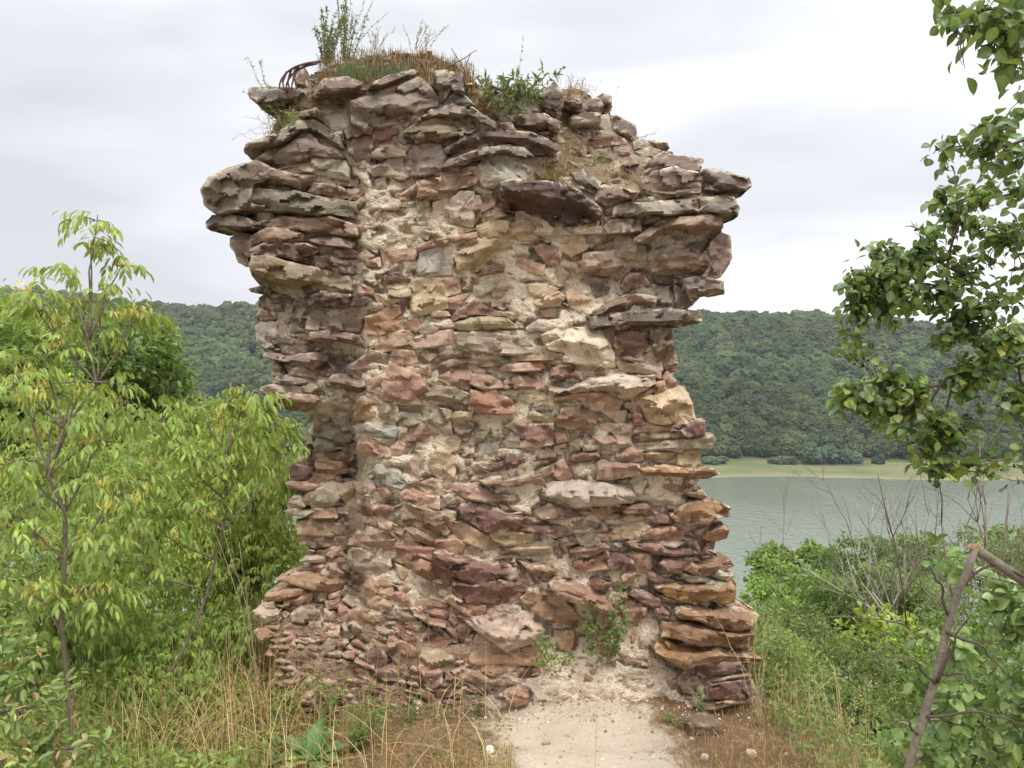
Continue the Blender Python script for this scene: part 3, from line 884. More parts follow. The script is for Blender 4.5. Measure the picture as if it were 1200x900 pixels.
q 9 f 540,560 545,470 600,385 760,480 860,490 1040,440 1080,600 960,600 780,585 640,600 560,590
g 9 f 200,540 210,490 330,495 430,560 430,620 370,640 280,610
y 6 f 350,480 440,470 540,500 540,555 420,520
m 7 f 30,370 60,340 180,390 220,440 180,470 80,420
m 7 f 200,400 260,340 330,400 440,410 380,450 330,475 240,450
m 6 f 280,340 330,340 460,420 440,440 370,410
p 8 f 230,620 260,600 350,640 340,720 290,750 220,700
p 7 f 180,620 210,570 260,600 220,670
p 9 f 410,635 500,610 600,650 680,690 680,720 560,710 460,680
p 8 f 630,620 740,620 860,650 870,680 700,690 640,660
n 7 f 680,700 800,700 900,720 840,760 720,740
p 14 f 790,790 830,765 890,760 950,820 940,870 860,890 800,850
p 12 f 905,130 960,85 1090,95 1200,140 1380,320 1370,360 1300,360 1150,290 1060,260 960,190
n 5 f 370,640 480,700 520,740 480,760 380,700
p 5 f 280,780 440,740 460,800 340,830
t 6 f 450,790 500,760 530,800 500,830
q 6 f 540,730 620,720 640,780 560,780
p 5 f 140,760 260,790 360,880 280,870
p 4 f 640,560 780,600 840,610 700,620
m 4 f 860,620 1040,610 1040,650 900,690
n 6 f 0,560 60,570 130,650 60,690 0,640
p 7 f 410,560 500,570 500,610 430,600
w 7 f 510,430 570,380 550,470 520,470
q 7 f 0,100 80,90 140,180 80,200 20,160
t 7 f 30,210 150,260 180,310 100,300 40,260
t 6 f 150,330 200,290 240,350 200,380
w 6 f 640,215 700,180 740,200 680,270
q 6 f 500,600 560,580 560,600 510,610
@620 660
p 9 f 540,250 640,220 740,270 780,290 740,330 660,330 560,300
r 16 f 670,380 690,330 780,280 830,310 800,400 760,440 700,400
p 8 f 480,360 560,340 560,420 520,460 480,440
t 6 b3 440,620 580,560 640,570 600,650 440,680
q 6 f 460,480 530,470 555,520 480,550
m 12 f 900,290 930,300 995,350 980,390 900,360
n 8 f 905,220 1000,250 1190,290 1180,305 1060,305 920,280
q 4 f 180,480 300,480 310,520 290,610 230,600 190,540
p 5 f 720,490 760,480 740,560 710,590
n 5 f 640,640 800,660 800,710 690,690
p 5 f 880,500 920,500 920,530 890,520
n 5 f 780,520 800,540 800,640 770,600
n 5 f 500,680 560,650 580,700 520,710
@720 690
o 20 b3 450,180 480,140 620,160 800,140 960,145 1000,190 960,270 910,290 800,300 700,270 600,225 470,215
o 20 b3 340,340 350,260 380,235 560,240 740,290 860,310 980,320 980,400 860,415 720,400 600,400 480,360
o 24 b5 285,420 310,380 360,365 500,400 700,450 1030,490 1030,510 900,520 740,505 520,560 500,565 400,510 300,450
m 14 f 450,600 520,565 640,525 780,510 940,520 950,580 800,600 640,610 560,600 480,660 450,650
t 12 f 640,640 740,620 950,590 960,620 800,640 660,665
m 17 b1 650,700 700,665 880,640 960,640 985,700 960,760 860,775 690,770
t 16 b4 580,820 600,760 700,780 860,790 985,765 960,800 800,820 720,850 640,860
w 10 f 600,700 650,680 680,770 620,780
t 9 f 470,680 560,610 600,660 580,740 500,720
"""
# ---------------------------------------------------------------- the ruin
OUTLINE = np.array([(345,100),(360,88),(388,76),(430,64),(500,60),(540,80),(560,98),(600,104),(650,104),(682,104),(705,122),(738,152),(772,180),(800,198),(850,222),(852,250),(846,275),(835,320),(822,350),(800,368),(786,390),(790,440),(800,490),(812,520),(820,560),(815,590),(838,620),(832,650),(840,700),(852,740),(868,790),(872,850),(800,870),(600,880),(520,880),(440,870),(370,850),(330,810),(308,750),(330,705),(362,665),(356,600),(350,555),(362,500),(350,470),(330,440),(312,400),(316,350),(300,300),(292,270),(285,225),(300,185),(318,150)], float)
def inside(px, py, poly):
    r = np.zeros(px.shape, bool); n = len(poly)
    for a in range(n):
        x1, y1 = poly[a]; x2, y2 = poly[(a+1) % n]
        if y1 == y2: continue
        c = ((y1 > py) != (y2 > py)) & (px < (x2-x1)*(py-y1)/(y2-y1)+x1)
        r ^= c
    return r
def segdist(px, py, poly):
    d = np.full(px.shape, 1e9); n = len(poly)
    for a in range(n):
        p1 = poly[a]; e = poly[(a+1) % n]-p1; L = e@e+1e-9
        t = np.clip(((px-p1[0])*e[0]+(py-p1[1])*e[1])/L, 0, 1)
        d = np.minimum(d, np.hypot(px-p1[0]-t*e[0], py-p1[1]-t*e[1]))
    return d
BASE_Y = 3.85
def D(px, py):
    """distance ahead of the face of the mortar core at a point of it"""
    px = np.asarray(px, float); py = np.asarray(py, float)
    L = 1-sst(px, 412, 432)
    lowl = sst(py, 462, 505)*(1-sst(py, 660, 760))
    d = BASE_Y+L*(.05+.17*lowl)
    d = d+.20*np.exp(-((px-385)/45)**2-((py-545)/20)**2)
    d = d+.10*np.exp(-((px-385)/35)**2-((py-430)/22)**2)
    d = d+.15*np.exp(-((px-700)/55)**2-((py-325)/30)**2)
    d = d+.10*np.exp(-((px-790)/30)**2-((py-330)/26)**2)
    d = d+.10*np.exp(-((px-400)/28)**2-((py-122)/14)**2)
    d = d+.07*np.exp(-((px-725)/25)**2-((py-600)/14)**2)
    d = d+.09*np.exp(-((px-690)/40)**2-((py-750)/25)**2)
    rt = sst(px, 600, 690)*np.maximum(225-py, 0)/FPX*BASE_Y*1.15
    lt = (1-sst(px, 600, 690))*np.maximum(98-py, 0)/FPX*BASE_Y*1.7
    tl = (1-sst(px, 330, 400))*np.maximum(200-py, 0)/FPX*BASE_Y*.35
    d = d+rt+lt+tl
    d = d-.16*np.clip((py-640)/190, 0, 1)**1.3
    d = d-.12*(1-sst(px, 330, 460))*sst(py, 690, 800)
    d = d+.035*fbm(np.stack([px/70, py/55, 0*px], -1), 12, 3)
    return d
ST = 2.2
gxp = np.arange(278, 880, ST); gyp = np.arange(56, 882, ST)
PX, PY = np.meshgrid(gxp, gyp)
msk = inside(PX, PY, OUTLINE+0.0); ed = segdist(PX, PY, OUTLINE)
# parse the traced stones
PAL = dict(g=(150, 137, 120), w=(188, 174, 156), t=(172, 150, 122), p=(158, 124, 106), r=(142, 97, 78), m=(108, 68, 64),
           n=(122, 94, 80), d=(94, 80, 74), y=(164, 146, 112), q=(172, 136, 112), o=(150, 108, 70), b=(146, 146, 138))
TR = []
ox = oy = 0
for ln in STONES.strip().splitlines():
    if ln[0] == '@': ox, oy = map(float, ln[1:].split()); continue
    tk = ln.split(); pts = np.array([[float(v) for v in q.split(',')] for q in tk[3:]])/6+np.array([ox, oy])
    cc_ = pts.mean(0); dv_ = pts-cc_; ln_ = np.linalg.norm(dv_, axis=1, keepdims=True)+1e-6
    pts = pts+dv_/ln_*1.5
    TR.append((tk[0], float(tk[1])/100, tk[2], pts))
def parea(p): return abs(np.sum(p[:, 0]*np.roll(p[:, 1], -1)-np.roll(p[:, 0], -1)*p[:, 1]))/2
cover = np.zeros(PX.shape, bool)
for c_, P_, k_, pts in TR:
    lo, hi = pts.min(0)-3, pts.max(0)+3
    a = (gxp >= lo[0]) & (gxp <= hi[0]); b = (gyp >= lo[1]) & (gyp <= hi[1])
    if a.any() and b.any():
        ix = np.ix_(b, a); cover[ix] |= inside(PX[ix], PY[ix], pts)
# pebbles and shards that fill the gaps between the traced stones
rw = np.random.default_rng(5)
free = msk & ~cover & (PY < 835); fy_, fx_ = np.nonzero(free)
occ = cover.copy()
cnt = 0
for tries in range(2600):
    k = rw.integers(len(fy_)); cx0, cy0 = gxp[fx_[k]], gyp[fy_[k]]
    low = cy0 > 560
    a = rw.uniform(3, 9 if rw.random() < .8 else 15); b = a*rw.uniform(.35, .8)
    if low: a *= 1.15; b *= .8
    r_, c2 = fy_[k], fx_[k]; rr_ = max(1, int(b/ST)); rc = max(1, int(a/ST))
    if occ[max(0, r_-rr_):r_+rr_+1, max(0, c2-rc):c2+rc+1].mean() > .22: continue
    n = rw.integers(4, 7); an = np.sort(rw.uniform(0, 2*math.pi, n)); tilt = rw.normal(.0, .2)+(.25 if (cy0 > 640 and cx0 < 640) else 0)
    ex, ey = np.cos(an)*a, np.sin(an)*b
    pts = np.stack([cx0+ex*math.cos(tilt)-ey*math.sin(tilt), cy0+ex*math.sin(tilt)+ey*math.cos(tilt)], -1)
    if parea(pts) < 14: continue
    ch = rw.choice(list('gwttttpppprnqy' if not (low and cx0 < 560) else 'pppprrmmnqt'))
    TR.append((ch, rw.uniform(.02, .055), 'f', pts)); cnt += 1
    occ[max(0, r_-rr_):r_+rr_+1, max(0, c2-rc):c2+rc+1] = True
cvn = cover.astype(float); ringm = np.zeros_like(cvn)
for dy_ in (-2, -1, 0, 1, 2):
    for dx_ in (-2, -1, 0, 1, 2): ringm = np.maximum(ringm, np.roll(np.roll(cvn, dy_, 0), dx_, 1))
ringm = ringm*sst(vnoise(np.stack([PX/22, PY/10, 0*PX], -1), 61), -.1, .4)
# slabs stacked along the flared left foot
for yy in np.arange(735, 842, 8.):
    xx = 306+max(0, yy-770)*.5+rw.uniform(0, 14)
    while xx < 500+(yy-735)*.6:
        w_ = rw.uniform(9, 26); h_ = rw.uniform(4, 8.5); k = int(np.clip((yy-56)/ST, 0, occ.shape[0]-1)); k2 = int(np.clip((xx+w_/2-278)/ST, 0, occ.shape[1]-1))
        if not cover[k, k2]:
            sl_q = .05 if xx < 400 else .3
            pts = np.array([(xx, yy), (xx+w_*.3, yy-h_*.5), (xx+w_, yy-h_*.3), (xx+w_*1.05, yy+h_*.4), (xx+w_*.5, yy+h_*.6)])+rw.normal(0, .8, (5, 2))
            pts[:, 1] += (pts[:, 0]-xx)*sl_q; TR.append((rw.choice(list('pprrmntqg')), rw.uniform(.04, .09), 'f', pts))
        xx += w_+rw.uniform(1, 6)
# mortar core: relief in front, rounded sides, plain rough back
# snap the stair-stepped border cells onto the outline by keeping a margin ring
n3 = np.stack([PX/16, PY/16, 0*PX], -1)
soil = sst(98-PY+6*fbm(n3, 91, 2), -6, 8)*(PX < 570)
frontD = D(PX, PY)+.026*fbm(np.stack([PX/22, PY/15, 0*PX], -1), 40, 4, .6)+.012*fbm(np.stack([PX/5, PY/4.5, 0*PX], -1), 44, 3, .65)
frontD = frontD-.024+.042*ringm+.16*(1-np.clip(ed/14, 0, 1)**.6)
pit = vnoise(np.stack([PX/4.2, PY/3.8, 0*PX], -1), 60); frontD += .022*np.clip(pit-.35, 0, 1)
backD = D(PX, PY)*0+BASE_Y+.92-.30*(1-np.clip(ed/30, 0, 1)**.5)+.05*fbm(n3, 51, 3)
backD = np.maximum(backD, frontD+.08)
idm = -np.ones(PX.shape, int); idm[msk] = np.arange(msk.sum()); nf_ = int(msk.sum())
FV = P(PX[msk], PY[msk], frontD[msk])
BV = P(PX[msk], PY[msk], frontD[msk]); BV[:, 1] = backD[msk]
q = msk[:-1, :-1] & msk[1:, :-1] & msk[:-1, 1:] & msk[1:, 1:]
i0, i1, i2, i3 = idm[:-1, :-1][q], idm[:-1, 1:][q], idm[1:, 1:][q], idm[1:, :-1][q]
FF = np.stack([i0, i3, i2, i1], -1); BF = np.stack([i0, i1, i2, i3], -1)+nf_
E = {}
for f in FF.tolist():
    for a, b in ((0, 1), (1, 2), (2, 3), (3, 0)):
        e = (f[a], f[b])
        if (e[1], e[0]) in E: del E[(e[1], e[0])]
        else: E[e] = 1
Eb = np.array(list(E)); segs = 10
SV = []; sid = {}
bidx = np.unique(Eb); loc_ = {int(v): k for k, v in enumerate(bidx)}
A0 = FV[bidx]; B0 = BV[bidx]; rings = [bidx]
Vall = [FV, BV]; base = 2*nf_
for s in range(1, segs):
    t = s/segs; R_ = A0*(1-t)+B0*t
    nn = .035*fbm(R_*9, 70, 3)
    R_ = R_+np.stack([nn*np.sign(R_[:, 0]-0)*1.2, 0*nn, 0*nn], -1)
    Vall.append(R_); rings.append(base+np.arange(len(bidx))); base += len(bidx)
rings.append(bidx+nf_)
SF = []
for s in range(segs):
    for a, b in Eb: pass
la = np.array([loc_[int(a)] for a in Eb[:, 0]]); lb = np.array([loc_[int(b)] for b in Eb[:, 1]])
for s in range(segs): SF.append(np.stack([rings[s][lb], rings[s][la], rings[s+1][la], rings[s+1][lb]], -1))
Vc = np.concatenate(Vall)
px_ = np.concatenate([PX[msk], PX[msk]]+[PX[msk][bidx]]*(segs-1)); py_ = np.concatenate([PY[msk], PY[msk]]+[PY[msk][bidx]]*(segs-1))
sl_ = np.concatenate([soil[msk], soil[msk]]+[soil[msk][bidx]]*(segs-1))
nz_ = fbm(np.stack([px_/60, py_/60, 0*px_], -1), 14, 3)[:, None]
cm = lin((236, 222, 196)); cp = lin((238, 214, 190)); cg = lin((166, 150, 120))*.85; cr = lin((140, 100, 80))*.8
w_low = sst(py_, 520, 700)[:, None]; colm = cm*(1-.6*w_low)+cp*.6*w_low
colm = colm*(1-np.clip(nz_*1.3, 0, .6))+cg*np.clip(nz_*1.3, 0, .6)
ll = (1-sst(px_, 400, 460))*sst(py_, 560, 640); ll = np.maximum(ll, (1-sst(px_, 520, 640))*sst(py_, 700, 760))[:, None]
colm = colm*(1-.75*ll)+cr*.75*ll
upr = (sst(px_, 600, 660)*(1-sst(py_, 200, 250)))[:, None]
colm = colm*(1-.6*upr)+lin((166, 146, 118))*.8*.6*upr
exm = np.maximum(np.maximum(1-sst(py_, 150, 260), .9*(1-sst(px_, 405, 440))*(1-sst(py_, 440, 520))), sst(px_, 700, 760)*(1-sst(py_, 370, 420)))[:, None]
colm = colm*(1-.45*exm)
colm = colm*(1-sl_[:, None])+lin((118, 96, 70))*.6*sl_[:, None]
root = P(600, 860, BASE_Y+.4); root[2] = 0
WALL = thing('ruined_wall', root, 'tall crumbling rubble wall of reddish sandstone slabs in pale mortar standing on the bluff', 'ruin')
mesh('mortar_core', Vc, [FF, BF]+SF, M_MORTAR, {'col': colm}, WALL)

def rock(pts, Pr, kind, col, seed, thick=.2, lichen=0., Dfun=D, dens=3.2):
    """one traced stone: outline in pixels -> closed rock mesh with its own depth and broken faces"""
    r = np.random.default_rng(seed)
    d = np.linalg.norm(np.roll(pts, -1, 0)-pts, axis=1); per = d.sum()
    n = int(np.clip(per/dens, 14, 150)); cum = np.concatenate([[0], np.cumsum(d)]); t = (np.arange(n)+r.random())*per/n % per; gp = np.abs(t[:, None]-cum[None, :-1]).min(1); t = np.sort(np.concatenate([t[gp > dens*.45], cum[:-1]])); n = len(t)
    cl = np.vstack([pts, pts[:1]])
    o = np.stack([np.interp(t, cum, cl[:, 0]), np.interp(t, cum, cl[:, 1])], -1)
    o = .98*o+.01*(np.roll(o, 1, 0)+np.roll(o, -1, 0))
    c = o.mean(0); q_ = o-c
    u_, s_, vt = np.linalg.svd(q_, full_matrices=False); ax = vt[0]; la_ = np.abs(q_@vt[0]).max(); lb_ = np.abs(q_@vt[1]).max()
    nrm = q_/(np.linalg.norm(q_, axis=1, keepdims=True)+1e-6)
    j = fbm(np.stack([o[:, 0]/9, o[:, 1]/9, 0*o[:, 0]+seed*.37], -1), seed % 97, 3, .6)
    o = o+nrm*(j*min(1.7, .10*lb_+.4)+.4*min(1, lb_/12))[:, None]
    seg = ax*max(0, la_-lb_)*.85
    sp = np.clip((o-c)@ax/(max(1e-6, la_-lb_)*.85+1e-6), -1, 1)[:, None]*seg+c if la_ > lb_*1.1 else np.tile(c, (n, 1))
    nr_ = int(np.clip(lb_/3.0, 2, 9)); ts = np.concatenate([[0], np.linspace(0, 1, nr_+1)[1:]**1.0])
    ts = np.insert(ts, 1, min(.5, 2.2/max(lb_, 3)))
    ts = np.unique(ts)
    O = o[None]+(sp-o)[None]*ts[:, None, None]; m_ = len(ts)
    x_, y_ = O[..., 0], O[..., 1]
    # local top and bottom of the outline at each column
    xs_ = np.linspace(o[:, 0].min(), o[:, 0].max(), 24); top = np.full(24, 1e9); bot = np.full(24, -1e9)
    for a in range(n):
        x1, y1 = o[a]; x2, y2 = o[(a+1) % n]
        lo_, hi_ = min(x1, x2)-.6, max(x1, x2)+.6; s2 = (xs_ >= lo_) & (xs_ <= hi_)
        yy = y1+(y2-y1)*np.clip((xs_[s2]-x1)/((x2-x1) if abs(x2-x1) > 1e-3 else 1e-3), 0, 1)
        top[s2] = np.minimum(top[s2], yy); bot[s2] = np.maximum(bot[s2], yy)
    g_ = top < 1e8
    tp = np.interp(x_, xs_[g_], top[g_]); bt = np.interp(x_, xs_[g_], bot[g_])
    jag = .07*fbm(np.stack([x_/11, 0*x_, 0*x_+seed], -1), seed % 89, 3)
    hm = max(3., .72*(bot[g_]-top[g_]).max()); hl = np.maximum(bt-tp, hm)
    v = np.clip(((1-(bt-y_)/hl) if kind[0] == 'b' else (y_-tp)/hl)+jag, 0, 1)
    dist = np.linalg.norm(O-o[None], axis=-1)
    bev = 1-(1-np.clip(dist/2.6, 0, 1))**2
    if kind[0] == 'u':
        k = float('.'+kind[1:]); k = max(k, .12)
        pr = np.where(v < k, .88+.12*v/k, np.clip(1-(np.clip(v-k, 0, 1)/(1-k))**.62*1.02, 0, 1)); rimf = .86+.14*bev
    elif kind[0] == 'b':
        k = float('.'+kind[1:]); pr = np.where(v < k, .12+.88*(v/k)**.55, 1.0-.06*(v-k)/(1-k)); rimf = .86+.14*bev
    else:
        pr = np.ones_like(v); rimf = .80+.20*bev
    tilt = r.normal(0, .10, 2)
    pr = pr*rimf*(1+tilt[0]*(x_-c[0])/max(la_, 1)+tilt[1]*(y_-c[1])/max(lb_, 1))
    p_ = Pr*pr
    # broken faces: planes that cut the front
    for _ in range(r.integers(3, 6)):
        a0 = r.uniform(0, 2*math.pi); g = np.array([math.cos(a0), math.sin(a0)*1.6]); sc_ = r.uniform(.0012, .0055)
        pos = c+g/np.linalg.norm(g)*np.array([la_, lb_])*r.uniform(.0, .7)
        pl = p_-(np.maximum(((x_-pos[0])*g[0]+(y_-pos[1])*g[1]), 0)*sc_)
        p_ = np.maximum(pl, np.minimum(p_, Pr*pr*.55))
    rough_ = min(1., Pr/.08)
    zz = y_*.9+x_*.05
    kc = int(np.clip(parea(o)/150, 3, 20)); fcx = np.stack([r.uniform(o[:, 0].min(), o[:, 0].max(), kc), r.uniform(o[:, 1].min(), o[:, 1].max(), kc)], -1)
    wx_, wy_ = x_+2.2*vnoise(np.stack([x_/6, y_/6, 0*x_+seed], -1), 3), y_+1.6*vnoise(np.stack([x_/6, y_/6, 0*x_+seed+9], -1), 4)
    dd_ = ((wx_[..., None]-fcx[:, 0])*.7)**2+(wy_[..., None]-fcx[:, 1])**2; ci = dd_.argmin(-1); gg = r.normal(0, .0016, (kc, 2)); h0_ = r.normal(0, .0042, kc)
    p_ = p_+rough_*np.clip(h0_[ci]+gg[ci, 0]*(x_-fcx[ci, 0])+gg[ci, 1]*1.3*(y_-fcx[ci, 1]), -.028, .028)
    p_ = p_+rough_*(.007*fbm(np.stack([x_/17, y_/12, 0*x_+seed*1.7], -1), 7, 4, .6))
    led = vnoise(np.stack([x_/45, zz/4.2, 0*x_+seed*3.1], -1), 13)
    p_ = p_+rough_*.005*np.sign(led)*np.minimum(np.abs(led)*3, 1)
    Dc = float(Dfun(*c)); Dl = Dfun(x_, y_)
    Dl = .35*Dl+.65*Dc
    Yv = Dl-p_
    W = P(x_, y_, Yv)                       # (rings, n, 3)
    rim = W[0].copy(); mid = rim.copy(); cen = rim.mean(0)
    mid = cen+(mid-cen)*np.array([1.0, 1, 1.0]); mid[:, 1] = rim[:, 1]*.5+(Dc+thick*.3)*.5
    mid += np.stack([.006*r.normal(size=n), 0*rim[:, 1], .004*r.normal(size=n)], -1)*min(1, lb_/10)
    bk = cen+(rim-cen)*np.array([.86, 1, .80]); bk[:, 1] = Dc+thick
    # rows: back, mid, rings
    R = np.concatenate([bk[None], mid[None], W], 0); K = len(R)
    Vv = R.reshape(-1, 3); ii = np.arange(K-1)[:, None]*n; jj = np.arange(n)[None]; j2 = (jj+1) % n
    Fq = np.stack([ii+jj, ii+j2, ii+n+j2, ii+n+jj], -1).reshape(-1, 4)
    Vv = np.concatenate([Vv, bk.mean(0)[None]]); ce = len(Vv)-1
    Ft = np.stack([np.full(n, ce), (np.arange(n)+1) % n, np.arange(n)], -1)
    # orientation: make the front face the camera
    area = np.sum(o[:, 0]*np.roll(o[:, 1], -1)-np.roll(o[:, 0], -1)*o[:, 1])
    if area > 0: pass
    else: Fq = Fq[:, ::-1]; Ft = Ft[:, ::-1]
    rimA = np.concatenate([np.ones(2*n), (1-np.clip(dist/7, 0, 1)).ravel(), [1]])
    colv = np.tile(col, (len(Vv), 1))
    return Vv, [Fq, Ft], dict(col=colv, lichen=np.full(len(Vv), lichen), rim=rimA)

order = sorted(range(len(TR)), key=lambda k: -parea(TR[k][3]))
SPECIAL = {(628, 230): 'big dark overhanging slab', (738, 405): 'round maroon stone set in pale mortar', (590, 741): 'pale flat slab with a clean top',
           (772, 760): 'orange lichened slab at the corner', (268, 225): 'large grey block jutting out at the upper left',
           (850, 215): 'brown slab jutting furthest to the right', (460, 125): 'large smooth grey block under the grassy top'}
small = Acc(); nst = 0
for rank, k in enumerate(order):
    ch, Pr, kind, pts = TR[k]; r = np.random.default_rng(k+100)
    c = pts.mean(0); col = (lin(PAL[ch])*.80+lin((172,158,138))*.24)*np.array([1.0, 1.0, .98])*1.03*r.uniform(.76, 1.2)*(1+r.normal(0, .03, 3))
    lich = .0
    # crust and some shade painted into the long exposed stones at the top and at both upper ends; bare red rock below
    crust_shade = max(1-sst(c[1], 170, 290), .85*(1-sst(c[0], 400, 440))*(1-sst(c[1], 440, 520)), .8*sst(c[0], 690, 750)*(1-sst(c[1], 380, 450)))
    col = col*(1-crust_shade*.42); col = col*(1-.25*crust_shade)+col.mean()*np.array([1.03, .99, .94])*.25*crust_shade
    lowr = float(sst(c[1], 560, 680)*(1-sst(c[0], 690, 790))); col = col*np.array([1, 1-.10*lowr, 1-.12*lowr])*(1-.12*lowr)
    if ch == 'o': lich = r.uniform(.3, .8); col = lin((134, 104, 86))*.9
    elif ch == 'q' and c[1] > 690 and c[0] < 400: lich = .3
    elif r.random() < .12: lich = .25
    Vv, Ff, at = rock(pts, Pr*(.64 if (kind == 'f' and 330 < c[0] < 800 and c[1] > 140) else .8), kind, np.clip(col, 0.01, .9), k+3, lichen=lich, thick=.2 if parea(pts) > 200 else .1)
    if math.hypot(c[0]-628, c[1]-225) < 30 and ch == 'd' and parea(pts) > 3000: at['col'] = at['col']*0+lin((86, 72, 66))
    if rank < 100:
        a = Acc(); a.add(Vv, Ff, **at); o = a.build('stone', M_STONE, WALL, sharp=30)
        for kk, lb in SPECIAL.items():
            if math.hypot(c[0]-kk[0], c[1]-kk[1]) < 26 and parea(pts) > 700 and not any(ch_.get('label') == lb for ch_ in WALL.children): o['label'] = lb
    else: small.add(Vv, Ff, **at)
# slabs along the two ends and the back of the wall
def slab(acc, cpos, size, col, seed):
    v0, f0 = ICO[2]; r = np.random.default_rng(seed)
    v = np.sign(v0)*np.abs(v0)**.45; v /= np.abs(v).max()
    d = 1+.12*vnoise(v0*2.2+seed, 2)+.05*r.normal(size=len(v0))
    V_ = v*d[:, None]*np.asarray(size)*.5; a = r.normal(0, .12); b = r.normal(0, .3)
    Rz = np.array([[math.cos(b), -math.sin(b), 0], [math.sin(b), math.cos(b), 0], [0, 0, 1]]); Ry = np.array([[math.cos(a), 0, math.sin(a)], [0, 1, 0], [-math.sin(a), 0, math.cos(a)]])
    acc.add(V_@Rz.T@Ry.T+np.asarray(cpos), f0, col=np.clip(col, 0, 1), lichen=0., rim=np.full(len(v0), .5))
rs = np.random.default_rng(9); keys = list('gwttpprmnqd')
for s in np.arange(105, 845, 9.):
    row = inside(gxp, np.full(gxp.shape, s), OUTLINE)
    if not row.any(): continue
    xl, xr = gxp[row].min(), gxp[row].max()
    for px0, sg in ((xl, -1), (xr, 1)):
        for dy in np.arange(.34, .9, .17):
            if rs.random() < .3: continue
            w = rs.uniform(.12, .26); c = P(px0, s+rs.uniform(-4, 4), BASE_Y+.1); shrink = .03+.18*max(0, dy-.62)
            slab(small, (c[0]-sg*(w*.5-.0+shrink), BASE_Y+dy+rs.uniform(-.05, .05), c[2]), (w, rs.uniform(.14, .3), rs.uniform(.03, .085)), lin(PAL[rs.choice(keys)])*.85, int(rs.integers(1e6)))
    for px0 in np.arange(xl+14, xr-8, 26):
        if rs.random() < .25: continue
        c = P(px0+rs.uniform(-6, 6), s, BASE_Y)
        slab(small, (c[0], BASE_Y+.84+.03*rs.random(), c[2]), (rs.uniform(.08, .22), .2, rs.uniform(.03, .08)), lin(PAL[rs.choice(keys)])*.85, int(rs.integers(1e6)))
o = small.build('small_stones', M_STONE, WALL, sharp=30); o['kind'] = 'stuff'
# ---------------------------------------------------------------- leaf kit
def big_leaf(w=.5):
    V, F = [], []; st = [0, .12, .3, .5, .7, .87, 1]; hw_ = [.02, .30, .47, .50, .42, .24, .01]; cr_ = [-1, -.5, -.07, 0, .07, .5, 1]
    for i, (x, h) in enumerate(zip(st, hw_)):
        for j, c in enumerate(cr_): V.append((x, c*h*(1+.05*math.sin(i*2.4+j)), .16*abs(c)**1.5*h*1.3-.30*(x-.35)**2+.018*math.sin(i*1.9+c*3)))
    for i in range(6):
        for j in range(6): F.append((7*i+j, 7*i+j+1, 7*i+j+8, 7*i+j+7))
    return np.array(V), [np.array(F)]
T_BIG = None
def unit(v): v = np.asarray(v, float); return v/(np.linalg.norm(v, axis=-1, keepdims=True)+1e-9)
T_OVAL = (np.array([(0, 0, 0), (.28, .42, .05), (.28, 0, -.0), (.28, -.42, .05), (.68, .40, .02), (.68, 0, -.05), (.68, -.40, .02), (1, 0, -.16)]),
          [np.array([(0, 2, 1), (0, 3, 2), (4, 5, 7), (5, 6, 7)]), np.array([(1, 2, 5, 4), (2, 3, 6, 5)])])
T_LANCE = (np.array([(0, 0, 0), (.35, .5, .04), (.40, 0, -.02), (.35, -.5, .04), (1, 0, -.22)]), [np.array([(0, 2, 1), (0, 3, 2), (1, 2, 4), (2, 3, 4)])])
T_DIA = (np.array([(0, 0, 0), (.45, .5, .06), (.45, -.5, .06), (1, 0, -.12)]), [np.array([(0, 2, 1), (1, 2, 3)])])
T_BLADE = (np.array([(0, .5, 0), (0, -.5, 0), (.5, .35, .0), (.5, -.35, .0), (1, 0, 0)]), [np.array([(0, 1, 3, 2)]), np.array([(2, 3, 4)])])
def leaves(acc, O, Dn, Nn, L, W, C, T=T_OVAL):
    n = len(O)
    if n == 0: return
    Dn = unit(Dn); Nn = unit(Nn-(Nn*Dn).sum(1, keepdims=True)*Dn+1e-6); S = np.cross(Nn, Dn)
    L = np.broadcast_to(L, n)[:, None, None]; W = np.broadcast_to(W, n)[:, None, None]; t = T[0]
    V = O[:, None]+Dn[:, None]*t[None, :, :1]*L+S[:, None]*t[None, :, 1:2]*W+Nn[:, None]*t[None, :, 2:3]*L
    k = len(t); F = [(f[None]+(np.arange(n)*k)[:, None, None]).reshape(-1, f.shape[1]) for f in T[1]]
    acc.add(V.reshape(-1, 3), F, col=np.repeat(np.broadcast_to(C, (n, 3)), k, 0), midrib=np.tile(np.clip(1-np.abs(t[:, 1])*9, 0, 1), n))
def rdir(r, n): return unit(r.normal(size=(n, 3)))
def pcol(r, n, pal, var=.18):
    pal = np.array([lin(c) for c in pal]); c = pal[r.integers(0, len(pal), n)]
    return np.clip(c*r.uniform(1-var, 1+var, (n, 1)), 0, 1)
def gz(x, y): return float(H(np.array([x]), np.array([y]))[0])
T_BIG = big_leaf()
# palettes, sRGB of the leaf itself
G_YEL = [(138, 164, 78), (152, 176, 86), (124, 154, 72), (170, 186, 96), (112, 144, 68), (146, 172, 100)]
G_MID = [(106, 138, 68), (120, 150, 78), (94, 126, 62), (134, 160, 84)]
G_DRK = [(64, 96, 48), (76, 110, 54), (88, 122, 60), (58, 86, 46)]
G_GRY = [(104, 122, 92), (90, 110, 80), (120, 136, 104), (80, 100, 72)]
G_BUCK = [(86, 116, 56), (100, 132, 62), (120, 148, 70), (74, 102, 54), (136, 156, 76), (110, 134, 84)]
YEL = [(212, 204, 116), (222, 216, 140), (200, 190, 100)]
DRY = [(176, 144, 96), (190, 162, 114), (160, 122, 78), (200, 176, 130), (150, 108, 68)]
BARK = lin((128, 116, 100))*.85; BARKD = lin((96, 84, 72))*.8; BARKG = lin((150, 140, 128))*.8

